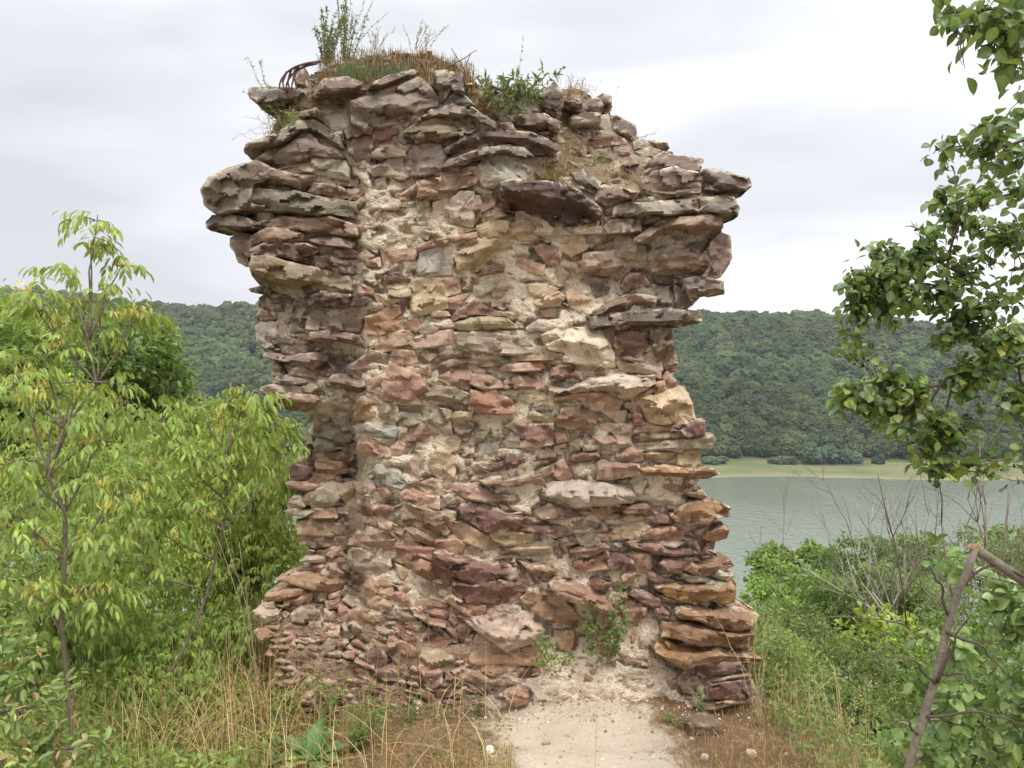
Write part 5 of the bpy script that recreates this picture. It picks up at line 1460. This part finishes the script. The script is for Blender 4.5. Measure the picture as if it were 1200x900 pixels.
for (px_, py_, R_, n) in sp2:
    Yd = SY+r.uniform(.03, .38); cc = P(px_, py_, Yd); rad = R_*Yd/FPX; root_ = AN[np.argmin(np.linalg.norm(AN-cc, axis=1))]; nt_ = max(2, n//5)
    tips = cc+rdir(r, nt_)*rad*r.uniform(.3, 1, (nt_, 1))*np.array([1, 1.6, 1])
    for tp_ in tips:
        cv = curve([root_, (root_+tp_)/2+np.array([0, 0, .2*rad]), tp_], 7, .006, int(r.integers(99))); V_, F_ = tube(cv, .0018, .0007, 4); sa.add(V_, F_, col=BARKD)
        m = int(np.ceil(n*1.9/nt_)); O = cv[r.integers(3, 7, m)]+r.normal(0, .012, (m, 3)); dd = unit(r.normal(0, .8, (m, 3))+np.array([0, -.2, -.15])); nn = unit(np.array([0, -.5, .8])+r.normal(0, .5, (m, 3)))
        leaves(fa, O, dd, nn, .038*r.uniform(.5, 1.2, m), .028*r.uniform(.7, 1.1, m), np.clip(pcol(r, m, [(118, 150, 76), (134, 164, 88), (104, 138, 68), (156, 178, 110), (92, 124, 64), (150, 170, 104)]), 0, 1), T_BIG)
sa.build('stem', M_BARK, sh); fa.build('foliage', M_GLOSSY, sh, smooth=True); wd.build('splintered_wood', M_SOIL, sh)

# ---------------------------------------------------------------- plants on the wall itself
def top_pt(px, py, off=0.): return P(px, py, float(D(px, py))+off)
def herb(name, label, cat, group, stems_, L, W, pal, per, seed, T=T_LANCE, th=.0016, stemcol=None, up=.3, parts=('stem', 'foliage'), spread=.6, jit=0.):
    """stems_: list of pixel paths (px, py) with a distance offset from the face"""
    r = np.random.default_rng(seed); s_, f_ = Acc(), Acc(); sc = stemcol if stemcol is not None else lin((96, 98, 70))*.8
    root_ = None
    for pth, off in stems_:
        y0 = float(D(*pth[0]))+off; c_ = curve([P(p[0], p[1], y0+r.normal(0, .012)) for p in pth], 12, .006, int(r.integers(999)))
        if root_ is None: root_ = c_[0]
        V_, F_ = tube(c_, th, th*.4, 4); s_.add(V_, F_, col=sc)
        u = r.uniform(.05, 1, per)**.85*10.99; i_ = u.astype(int); fr = (u-i_)[:, None]; O = c_[i_]*(1-fr)+c_[np.minimum(i_+1, 11)]*fr
        O = O+r.normal(0, 1, (per, 3))*(th*1.2+jit)
        ax_ = unit(c_[-1]-c_[0]); dd = unit(rdir(r, per)*spread+ax_*up+np.array([0, 0, .1]))
        leaves(f_, O, dd, unit(r.normal(size=(per, 3))+np.array([0, 0, .8])), L*r.uniform(.5, 1.2, per), W*r.uniform(.6, 1.2, per), pcol(r, per, pal), T)
    t_ = thing(name, root_, label, cat, group); s_.build(parts[0], M_BARK, t_); f_.build(parts[1], M_LEAF, t_, smooth=False); return t_
GW = 'weeds growing on top of the wall'; DG = [(66, 82, 60), (78, 94, 68), (56, 72, 52), (92, 106, 78)]
rr0 = np.random.default_rng(70)
def fan(px, py, n, w, h, lean=0, off=.0, rnd=rr0):
    o = []
    for _ in range(n):
        a = rnd.normal(0, 1)*w; b = px+a*.25; hh_ = h*rnd.uniform(.6, 1.05)
        o.append(([(b, py), (b+a*.4+lean*.4, py-hh_*.5), (b+a+lean, py-hh_)], off+rnd.uniform(-.04, .1)))
    return o
herb('weed', 'tall dark leafy weed on the wall, reaching the top edge of the picture', 'weed', GW, fan(383, 78, 15, 13, 74, 2, .05)+fan(406, 80, 9, 12, 86, 8, .08), .021, .0075, DG, 80, 71)
herb('weed', 'thin open weed with spreading upright stems just right of the tallest one', 'weed', GW, fan(408, 60, 7, 14, 64, 14, .1), .013, .006, DG, 34, 72, th=.0012)
herb('weed', 'row of short seeding stems along the grassy crest of the wall', 'weed', GW, fan(440, 58, 7, 14, 26, 4, .12)+fan(485, 60, 8, 14, 34, 4, .12)+fan(500, 58, 4, 8, 30, 6, .12), .012, .0045, [(128, 124, 96), (110, 112, 84), (142, 136, 104)], 26, 73, th=.0011)
herb('weed', 'grey green weed leaning out over the upper left edge', 'weed', GW, [([(330, 140), (316, 110), (306, 82), (304, 68)], -.05), ([(328, 140), (312, 112), (300, 88), (290, 66)], -.05), ([(335, 142), (322, 118), (312, 96)], -.06), ([(325, 145), (310, 130), (292, 112), (286, 106)], -.04)], .018, .006, G_GRY, 44, 74)
herb('weed', 'pale wispy curled stems hanging off the left shoulder of the wall', 'weed', GW, [([(318, 150), (302, 150), (282, 158), (274, 164)], -.02), ([(318, 158), (300, 165), (284, 160), (276, 150)], -.02), ([(320, 150), (304, 140), (290, 138)], -.02), ([(316, 155), (300, 158), (290, 150)], -.03), ([(316, 160), (302, 168), (288, 166)], -.03)], .012, .003, [(170, 164, 138), (150, 150, 118)], 18, 75, th=.0009, stemcol=lin((160, 154, 128))*.8)
herb('weed', 'leafy green rosette in the hollow at the upper left of the wall', 'weed', GW, fan(335, 150, 4, 12, 22, 0, -.12)+fan(345, 148, 3, 10, 24, 0, -.12), .032, .010, [(108, 128, 88), (92, 116, 76), (124, 140, 104)], 16, 76, spread=1.)
herb('weed', 'bushy grey green weed with broad leaves right of the grassy crest', 'weed', GW, fan(578, 130, 12, 18, 42, -2, -.02)+fan(612, 124, 12, 18, 44, 4, 0)+fan(598, 134, 10, 24, 32, 0, -.06), .044, .015, [(52, 72, 60), (64, 84, 70), (46, 64, 50), (86, 104, 86)], 24, 77, T=T_LANCE, spread=1.)
herb('weed', 'thin tall stem with small dark leaves rising above the bushy weed', 'weed', GW, [([(606, 95), (610, 70), (613, 42)], .05)], .012, .006, DG, 16, 78, th=.001)
herb('weed', 'tiny dry weed with round heads on the crest right of the bushy weed', 'weed', GW, fan(670, 105, 5, 8, 20, 0, .05)+fan(682, 104, 4, 8, 16, 4, .05), .008, .006, [(130, 118, 100), (112, 104, 86)], 12, 79, T=T_DIA, th=.0008)
herb('weed', 'fine upright stem beside the rounded reddish stone near the right of the crest', 'weed', GW, [([(718, 135), (722, 115), (724, 100)], .0)], .009, .006, DG, 10, 80, T=T_DIA, th=.0007)
herb('weed', 'tiny sprig leaning over the stepped right shoulder of the wall', 'weed', GW, [([(745, 162), (755, 160), (768, 157)], .0), ([(745, 162), (762, 158), (772, 152)], .0)], .009, .006, DG, 10, 86, T=T_DIA, th=.0007)
herb('moss_tuft', 'green and brown cushion of herbs on the broken upper right slope of the wall', 'weed', GW, fan(645, 212, 12, 14, 14, 0, -.08), .012, .004, [(96, 108, 62), (122, 116, 70), (140, 122, 84), (82, 98, 56)], 22, 81, th=.0008)
herb('moss_tuft', 'thin greenish tuft higher up the broken slope, nearer the crest', 'weed', GW, fan(690, 195, 14, 18, 14, 0, -.05), .012, .004, [(96, 108, 62), (122, 116, 70), (140, 122, 84)], 22, 87, th=.0008)
herb('moss_tuft', 'small fresh green sprig in the joint on the upper left of the face', 'weed', GW, fan(425, 250, 7, 5, 10, 0, -.03), .012, .006, [(92, 130, 60), (80, 116, 54)], 12, 82, th=.0008)
GV = 'climbing plants at the foot of the wall'
IV = [(74, 106, 56), (90, 124, 66), (62, 92, 50), (104, 138, 78)]
herb('creeper', 'dark green ivy-like creeper climbing the right of the wall foot', 'creeper', GV, [([(712, 768), (715, 735), (722, 705), (722, 672)], -.12), ([(712, 770), (700, 735), (692, 705)], -.12), ([(714, 770), (728, 740), (732, 712)], -.12), ([(708, 775), (690, 760), (688, 730)], -.12), ([(716, 770), (722, 750), (726, 730)], -.13)], .024, .021, IV, 60, 83, T=T_OVAL, spread=1.3, jit=.016)
herb('creeper', 'smaller light green creeper just left of the larger one, under the pale slab', 'creeper', GV, [([(648, 782), (640, 765), (634, 745)], -.14), ([(650, 784), (650, 765), (640, 750)], -.14), ([(646, 785), (636, 775), (630, 760)], -.14), ([(655, 786), (665, 775), (668, 765)], -.14)], .022, .018, [(104, 138, 78), (124, 154, 96), (88, 122, 64)], 40, 84, T=T_OVAL, spread=1.3, jit=.014)
# dried root and dead twig
a = Acc(); rq = np.random.default_rng(85)
for (pth) in ([(375, 72), (350, 76), (334, 84), (326, 98), (328, 112)], [(372, 74), (352, 79), (340, 88), (334, 100), (336, 110)], [(350, 77), (344, 90), (341, 104)], [(346, 78), (345, 92), (347, 104)], [(336, 84), (331, 96), (333, 106)], [(342, 80), (337, 95), (340, 108)]):
    c_ = curve([P(p[0], p[1], float(D(350, 100))-.08+rq.normal(0, .015)) for p in pth], 12, .004, 3); V_, F_ = tube(c_, .0065, .004, 6); a.add(V_, F_, col=lin((104, 76, 70))*.8)
tag(a.build('dead_root', M_BARK), 'dry reddish brown root arching over the stone at the top left of the wall', 'root')
a = Acc()
for pth in ([(520, 82), (540, 70), (558, 59)], [(545, 84), (538, 70), (528, 56)], [(548, 88), (546, 74), (552, 62)]):
    c_ = curve([P(p[0], p[1], float(D(540, 90))+.02) for p in pth], 8, .004, 3); V_, F_ = tube(c_, .0035, .0015, 5); a.add(V_, F_, col=lin((92, 78, 70))*.8)
tag(a.build('dead_twig', M_BARK), 'dark dead twig sticking up at the right end of the grassy crest', 'twig')

# ---------------------------------------------------------------- grass
def blades(acc, r, O, h, w, cols, lean=.35, droop=.35, seg=4):
    n = len(O); az = r.uniform(0, 2*math.pi, n); d = np.stack([np.cos(az), np.sin(az), 0*az], -1); s = np.stack([-d[:, 1], d[:, 0], 0*az], -1)
    ln = np.abs(r.normal(0, lean, n))[:, None]; ts = np.linspace(0, 1, seg)
    rows = []
    for t_ in ts:
        c_ = O+np.array([0, 0, 1.])*(h*(t_-droop*t_*t_*ln[:, 0]))[:, None]+d*ln*(h[:, None]*(t_**1.7))
        ww = (w*(1-t_*.85))[:, None]*.5
        rows += [c_-s*ww, c_+s*ww]
    V_ = np.stack(rows, 1).reshape(-1, 3); k = 2*seg
    f = np.array([(2*i, 2*i+1, 2*i+3, 2*i+2) for i in range(seg-1)]); F_ = (f[None]+(np.arange(n)*k)[:, None, None]).reshape(-1, 4)
    acc.add(V_, F_, col=np.repeat(cols, k, 0))
rg = np.random.default_rng(90)
def sandm(x, y): return np.clip(1-np.abs(x-(.33+.03*np.sin(y*3)))/(.35+.04*(3.4-y)), 0, 1)*(y < 4.1)
# dry tussock and straw on the crest of the wall
a = Acc(); n = 6500
px_ = rg.uniform(372, 556, n); py_ = 60+rg.uniform(0, 1, n)**.7*44+((px_-450)/95)**2*14
dd_ = D(px_, py_)+rg.uniform(-.03, .02, n); O = P(px_, py_, dd_); cols = pcol(rg, n, DRY+[(124, 128, 82), (112, 92, 68), (96, 100, 66), (130, 110, 80), (108, 84, 62), (90, 72, 56)]); h_ = rg.uniform(.02, .075, n)
blades(a, rg, O, h_, np.full(n, .0032), cols, .8, .8)
n = 420; k_ = rg.integers(0, 2, n); bx_ = np.array([412, 462])[k_]; px_ = bx_+rg.normal(0, 12, n); py_ = 92+rg.normal(0, 5, n); O = P(px_, py_, D(px_, py_)-.03)
blades(a, rg, O, rg.uniform(.04, .10, n), np.full(n, .004), pcol(rg, n, [(92, 122, 78), (110, 134, 84), (80, 106, 64)]), .5, .5)
for (bx_, by_, sx, sy, m) in ((566, 125, 10, 8, 500), (330, 152, 12, 10, 500), (650, 205, 16, 10, 600), (672, 172, 22, 14, 600), (700, 205, 30, 8, 500), (676, 108, 12, 5, 400), (735, 215, 12, 10, 250), (370, 118, 10, 8, 300)):
    px_ = bx_+rg.normal(0, sx, m); py_ = by_+rg.normal(0, sy, m); O = P(px_, py_, D(px_, py_)-.035); blades(a, rg, O, rg.uniform(.015, .05, m), np.full(m, .0026), pcol(rg, m, DRY+[(128, 126, 80)]), .9, .9)
tag(a.build('dry_grass_on_wall', M_DRY, smooth=False), 'dry brownish grass and straw matted over the crest and ledges of the wall', 'grass', kind='stuff')
# dry grass and weeds around the foot
a = Acc()
def scatter(n, x0, x1, y0, y1, hmin, hmax, w, pal, dens=None, lean=.35, droop=.4, z=0):
    x = rg.uniform(x0, x1, n); y = rg.uniform(y0, y1, n); k = rg.random(n) < (dens(x, y) if dens else 1.); x, y = x[k], y[k]
    cl = fbm(np.stack([x*1.7, y*1.7, 0*x+z], -1), 17, 3); k = rg.random(len(x)) < np.clip(.55+1.3*cl, .08, 1); x, y = x[k], y[k]
    O = np.stack([x, y, H(x, y)-.01], -1); h = rg.uniform(hmin, hmax, len(x))*np.clip(.75+.8*cl[k], .4, 1.4)
    blades(a, rg, O, h, np.full(len(x), w), pcol(rg, len(x), pal, .22), lean, droop)
STR = DRY+[(180, 146, 100), (166, 128, 90), (198, 176, 128)]
off_sand = lambda x, y: np.where(sandm(x, y) > .12, .02, 1.)
scatter(42000, -1.9, .12, 2.7, 4.0, .02, .10, .0028, STR+[(120, 128, 72), (104, 120, 66)], off_sand, .8, .8, 1)
scatter(7000, -3.2, -.95, 2.4, 4.6, .12, .5, .0030, STR+[(140, 140, 70), (150, 150, 84)], None, .7, .6, 2)
scatter(6000, -3.4, -.9, 2.5, 5.0, .10, .42, .005, [(118, 144, 66), (134, 156, 72), (100, 128, 60), (150, 160, 80)], None, .5, .6, 3)
scatter(16000, .62, 2.2, 2.6, 4.6, .03, .14, .003, STR+[(112, 126, 70)], off_sand, .7, .7, 4)
scatter(1800, 1.15, 3.4, 2.8, 5.6, .12, .40, .0030, [(150, 146, 96), (168, 152, 104), (120, 134, 74), (104, 124, 66), (184, 164, 118)], None, .7, .6, 5)
scatter(18000, -.15, 1.0, 3.2, 4.15, .01, .05, .0022, STR+[(112, 124, 78), (150, 130, 100)], lambda x, y: np.where(y > 3.5+.1*np.sin(x*9), .9, .03), .9, .9, 6)
# long bent straws in front of the left foot of the wall
n = 620; x = rg.normal(-1.25, .55, n); y = rg.uniform(2.7, 3.7, n); O = np.stack([x, y, H(x, y)], -1)
blades(a, rg, O, rg.uniform(.2, .6, n), np.full(n, .0038), pcol(rg, n, [(200, 170, 120), (214, 190, 142), (180, 144, 96), (190, 176, 110)]), .8, .7, 7)
n = 90; x = rg.normal(1.35, .12, n); y = rg.uniform(3.3, 3.7, n); O = np.stack([x, y, H(x, y)], -1)
blades(a, rg, O, rg.uniform(.1, .45, n), np.full(n, .0034), pcol(rg, n, [(206, 186, 140), (190, 170, 124)]), .35, .5, 7)
tag(a.build('dry_grass', M_DRY, smooth=False), 'dry straw coloured grass around the foot of the wall and on the slopes', 'grass', kind='stuff')
# leafy ground cover on both slopes
a = Acc()
def cover_(n, x0, x1, y0, y1, h0, L, W, pal, T=T_DIA, seed=1):
    x = rg.uniform(x0, x1, n); y = rg.uniform(y0, y1, n); q_ = fbm(np.stack([x*.9, y*.9, 0*x+seed], -1), 23, 3); hh_ = h0*np.clip(.6+1.1*q_, .05, 1.3)
    O = np.stack([x, y, H(x, y)+rg.uniform(0, 1, n)*hh_], -1); d = unit(rdir(rg, n)+np.array([0, 0, .1])); nn = unit(np.array([0, 0, 1.])+.7*rg.normal(size=(n, 3)))
    leaves(a, O, d, nn, L*rg.uniform(.6, 1.3, n), W*rg.uniform(.7, 1.2, n), np.clip(pcol(rg, n, pal)*(1+.4*q_)[:, None], 0, 1), T)
cover_(26000, -3.6, -.95, 2.5, 4.8, .42, .04, .016, G_MID+G_YEL, T_LANCE, 1)
cover_(26000, -9, -1.6, 4.8, 12, .9, .09, .04, G_MID+G_DRK+G_YEL[:3], T_DIA, 2)
cover_(24000, 1.12, 4, 2.8, 6.5, .32, .036, .014, G_MID+G_GRY+[(140, 146, 86)], T_LANCE, 3)
cover_(26000, 1.5, 12, 6, 16, .9, .10, .045, G_MID+G_DRK+G_GRY, T_DIA, 4)
cover_(40000, -30, 34, 14, 60, 1.8, .34, .17, G_DRK+G_MID, T_DIA, 5)
cover_(2500, -1.3, .0, 2.9, 3.9, .05, .018, .009, G_MID+G_GRY, T_LANCE, 6)
tag(a.build('undergrowth', M_LEAF, smooth=False), 'low leafy undergrowth covering the slopes on both sides of the ruin', 'undergrowth', kind='stuff')

# ---------------------------------------------------------------- single weeds at the foot
def gherb(name, label, cat, group, px, Yd, n, w, h, L, W, pal, per, seed, T=T_LANCE, th=.002, up=.3, spread=.8, stemcol=None):
    """weed rooted in the ground at (px, distance)"""
    r = np.random.default_rng(seed); q_ = P(px, 800, Yd); b = np.array([q_[0], Yd, gz(q_[0], Yd)]); s_, f_ = Acc(), Acc()
    for _ in range(n):
        o_ = b+r.normal(0, w*.25, 3)*np.array([1, 1, 0]); tp_ = b+np.array([r.normal(0, w), r.normal(0, w), h*r.uniform(.55, 1.05)])
        c_ = curve([o_, (o_+tp_)/2+np.array([0, 0, .12*h]), tp_], 10, .012, int(r.integers(999))); V_, F_ = tube(c_, th, th*.5, 5); s_.add(V_, F_, col=stemcol if stemcol is not None else lin((118, 120, 80))*.8)
        u = r.uniform(.1, 1, per)*8.99; i_ = u.astype(int); O = c_[i_]+(c_[i_+1]-c_[i_])*(u-i_)[:, None]
        dd = unit(rdir(r, per)*spread+np.array([0, 0, up])); leaves(f_, O, dd, unit(np.array([0, -.3, .9])+r.normal(0, .5, (per, 3))), L*r.uniform(.55, 1.2, per), W*r.uniform(.6, 1.2, per), pcol(r, per, pal), T)
    t_ = thing(name, b, label, cat, group); s_.build('stem', M_BARK, t_); f_.build('foliage', M_LEAF, t_, smooth=False); return t_
GG = 'weeds at the foot of the wall'
def rosette(name, label, px, Yd, specs, seed):
    r = np.random.default_rng(seed); q_ = P(px, 800, Yd); b = np.array([q_[0], Yd, gz(q_[0], Yd)]); t_ = thing(name, b, label, 'weed', GG)
    for az, el, L, W, c in specs:
        nseg = 9; V_ = []; az, el = math.radians(az), math.radians(el); L, W = L*.82, W*.85; d = np.array([math.cos(az), math.sin(az), 0]); s = np.array([-d[1], d[0], 0])
        for k in range(nseg):
            t = k/(nseg-1); wid = W*math.sin(math.pi*min(1, t*.93+.07)**.8)*.5; e = el-t*t*.9
            p_ = b+d*L*t*math.cos(el-.35*t)+np.array([0, 0, L*(t*math.sin(el)-.38*t*t)+.01]); w_ = .010*math.sin(k*2.1+seed)
            V_ += [p_-s*wid+np.array([0, 0, .35*wid+w_]), p_-s*wid*.5+np.array([0, 0, .1*wid]), p_, p_+s*wid*.5+np.array([0, 0, .1*wid]), p_+s*wid+np.array([0, 0, .35*wid-w_])]
        F_ = np.array([(5*k+j, 5*k+j+1, 5*k+j+6, 5*k+j+5) for k in range(nseg-1) for j in range(4)])
        mesh('leaf', np.array(V_), F_, M_LEAF, {'col': np.tile(lin(c), (len(V_), 1))}, t_)
rosette('mullein', 'broad-leaved grey green rosette plant in front of the left foot of the wall', 365, 3.2,
        [(85, 68, .26, .07, (96, 134, 88)), (200, 22, .25, .10, (112, 144, 98)), (235, 20, .22, .09, (176, 186, 128)), (150, 35, .24, .09, (120, 150, 104)), (20, 30, .22, .09, (98, 134, 86)), (60, 55, .22, .08, (92, 128, 88)), (300, 15, .2, .08, (104, 138, 90)), (110, 50, .2, .08, (92, 128, 80)), (340, 25, .18, .07, (110, 142, 92))], 1)
gherb('weed', 'bushy green weed beside the broad-leaved rosette plant', 'weed', GG, 415, 3.3, 12, .10, .24, .035, .012, [(96, 130, 66), (112, 142, 76), (84, 116, 60)], 22, 101)
gherb('weed', 'green weed in front of the lower left of the wall, above the rosette plant', 'weed', GG, 385, 3.5, 10, .08, .28, .03, .012, [(100, 136, 66), (116, 148, 76)], 20, 102)
gherb('weed', 'feathery green weed at the middle of the wall foot, left of the sandy path', 'weed', GG, 480, 3.45, 9, .10, .14, .02, .005, [(104, 126, 76), (120, 136, 88)], 24, 103)
gherb('weed', 'small tufted weed at the left edge of the sandy path', 'weed', GG, 560, 3.6, 7, .05, .12, .02, .007, [(92, 112, 66), (118, 124, 84)], 16, 104)
gherb('weed', 'tiny upright green plant on the ground at the centre of the wall foot', 'weed', GG, 738, 3.75, 4, .02, .09, .022, .008, [(96, 132, 66), (110, 146, 80)], 14, 105)
gherb('weed', 'short green plant against the lowest purple stone of the right corner', 'weed', GG, 822, 3.55, 5, .03, .16, .016, .008, [(112, 138, 84)], 14, 106)
gherb('weed', 'low spreading weed where the sand meets the right corner of the wall', 'weed', GG, 785, 3.5, 6, .06, .06, .018, .008, [(112, 132, 80), (130, 138, 92)], 14, 107)
gherb('dry_weed', 'tall dry whitish stalks standing against the orange-stained stones', 'weed', GG, 885, 3.5, 7, .07, .55, .010, .005, [(206, 188, 148), (190, 170, 128)], 26, 108, th=.0016, stemcol=lin((204, 186, 146))*.85, spread=.5)
gherb('dry_weed', 'dry brown seeding stalks in front of the far left of the wall', 'weed', GG, 310, 3.4, 9, .12, .5, .012, .006, [(190, 160, 116), (170, 134, 90)], 26, 109, th=.0018, stemcol=lin((180, 146, 100))*.85, spread=.5)
gherb('dry_weed', 'long pale dry stalk leaning against the left end of the wall', 'weed', GG, 300, 3.6, 3, .16, .85, .010, .004, [(180, 160, 120)], 8, 110, th=.0028, stemcol=lin((170, 156, 128))*.85)
gherb('dry_weed', 'dry rusty weed low at the far left among the green bushes', 'weed', GG, 215, 3.0, 8, .14, .42, .016, .008, [(186, 146, 100), (160, 120, 80)], 24, 111, th=.0018, stemcol=lin((170, 134, 92))*.85)
gherb('dry_weed', 'cluster of pale seed heads on thin stalks right of the wall foot', 'weed', GG, 985, 3.4, 12, .16, .4, .010, .006, [(206, 190, 140), (186, 172, 112)], 36, 112, th=.0014, stemcol=lin((150, 140, 96))*.85)
gherb('dry_weed', 'dry bent stalks in the bottom left corner', 'weed', GG, 60, 2.7, 8, .16, .5, .014, .006, [(190, 152, 104), (150, 120, 82)], 20, 113, th=.0018, stemcol=lin((166, 136, 100))*.85)

# ---------------------------------------------------------------- stones lying about and gravel
def loose(name, px, py, w, h, label, col, seed):
    k = (H(0., 3.5)); y = 3.5
    for _ in range(20):
        q_ = P(px, py, y); y += (q_[2]-gz(q_[0], y))*2.2*.5
    q_ = P(px, py, y); s = y/FPX; a = Acc(); v0, f0 = ICO[3]; v = np.sign(v0)*np.abs(v0)**.6; d = 1+.16*vnoise(v0*2+seed, 3)+.05*vnoise(v0*7+seed, 4)
    V_ = v*d[:, None]*np.array([w*s*.5, w*s*.45, h*s*.5])+np.array([q_[0], y, gz(q_[0], y)+h*s*.3])
    a.add(V_, f0, col=col, lichen=0., rim=np.full(len(v0), .4)); o = a.build(name, M_STONE, sharp=38)
    return tag(o, label, 'stone', 'loose stones at the foot of the wall')
loose('stone', 822, 856, 38, 20, 'grey brown stone half buried at the right edge of the sand', lin((122, 102, 84))*.85, 1)
loose('stone', 574, 882, 10, 10, 'small white stone at the left edge of the sand', lin((222, 214, 200))*.9, 2)
loose('stone', 604, 820, 30, 26, 'purple brown stone lying where the sand meets the wall', lin((140, 100, 96))*.85, 3)
loose('stone', 826, 890, 9, 8, 'small pale pebble below the half buried stone', lin((214, 204, 186))*.9, 4)
loose('stone', 880, 886, 12, 9, 'cream pebble at the bottom edge right of the sand', lin((214, 200, 150))*.9, 5)
loose('stone', 640, 872, 9, 6, 'tan pebble on the sand near its left edge', lin((176, 156, 130))*.9, 6)
n = 4500; x = rg.uniform(-.5, 1.25, n); y = rg.uniform(2.6, 4.15, n)
k = rg.random(n) < np.where((y > 3.55), 1., .10)*np.where(np.abs(x-.4) < .55, 1, .35); x, y = x[k], y[k]; m = len(x)
sz = rg.uniform(.002, .007, m)*np.where(rg.random(m) < .06, 1.8, 1); v0, f0 = ICO[1]
cc = np.stack([x, y, H(x, y)+sz*.25], -1); sc = sz[:, None]*rg.uniform(.6, 1.2, (m, 3)); V_ = v0[None]*sc[:, None]*(1+.25*rg.normal(size=(m, len(v0), 1)).clip(-1, 1))+cc[:, None]
F_ = (f0[None]+(np.arange(m)*len(v0))[:, None, None]).reshape(-1, 3); a = Acc(); a.add(V_.reshape(-1, 3), F_, col=np.repeat(pcol(rg, m, [(204, 194, 176), (190, 172, 150), (174, 150, 130), (222, 214, 200), (156, 136, 114), (150, 118, 100)]), len(v0), 0))
tag(a.build('gravel', M_SOIL, smooth=False), 'scattered pale gravel on the sand at the foot of the wall', 'gravel', kind='stuff')
# ---------------------------------------------------------------- the air
hv = np.array([(x, y, z) for x in (-2500, 2500) for y in (-2100, 2700) for z in (-122, 100)], float)
hf = np.array([(0, 1, 3, 2), (4, 6, 7, 5), (0, 4, 5, 1), (2, 3, 7, 6), (0, 2, 6, 4), (1, 5, 7, 3)])
hm, nt, out = nmat('air'); pv = nt.nodes.new('ShaderNodeVolumePrincipled')
pv.inputs['Color'].default_value = (.86, .92, 1., 1); pv.inputs['Density'].default_value = .00011; pv.inputs['Anisotropy'].default_value = .1
nt.links.new(pv.outputs[0], out.inputs['Volume'])
tag(mesh('haze', hv, hf, hm, smooth=False), kind='stuff')
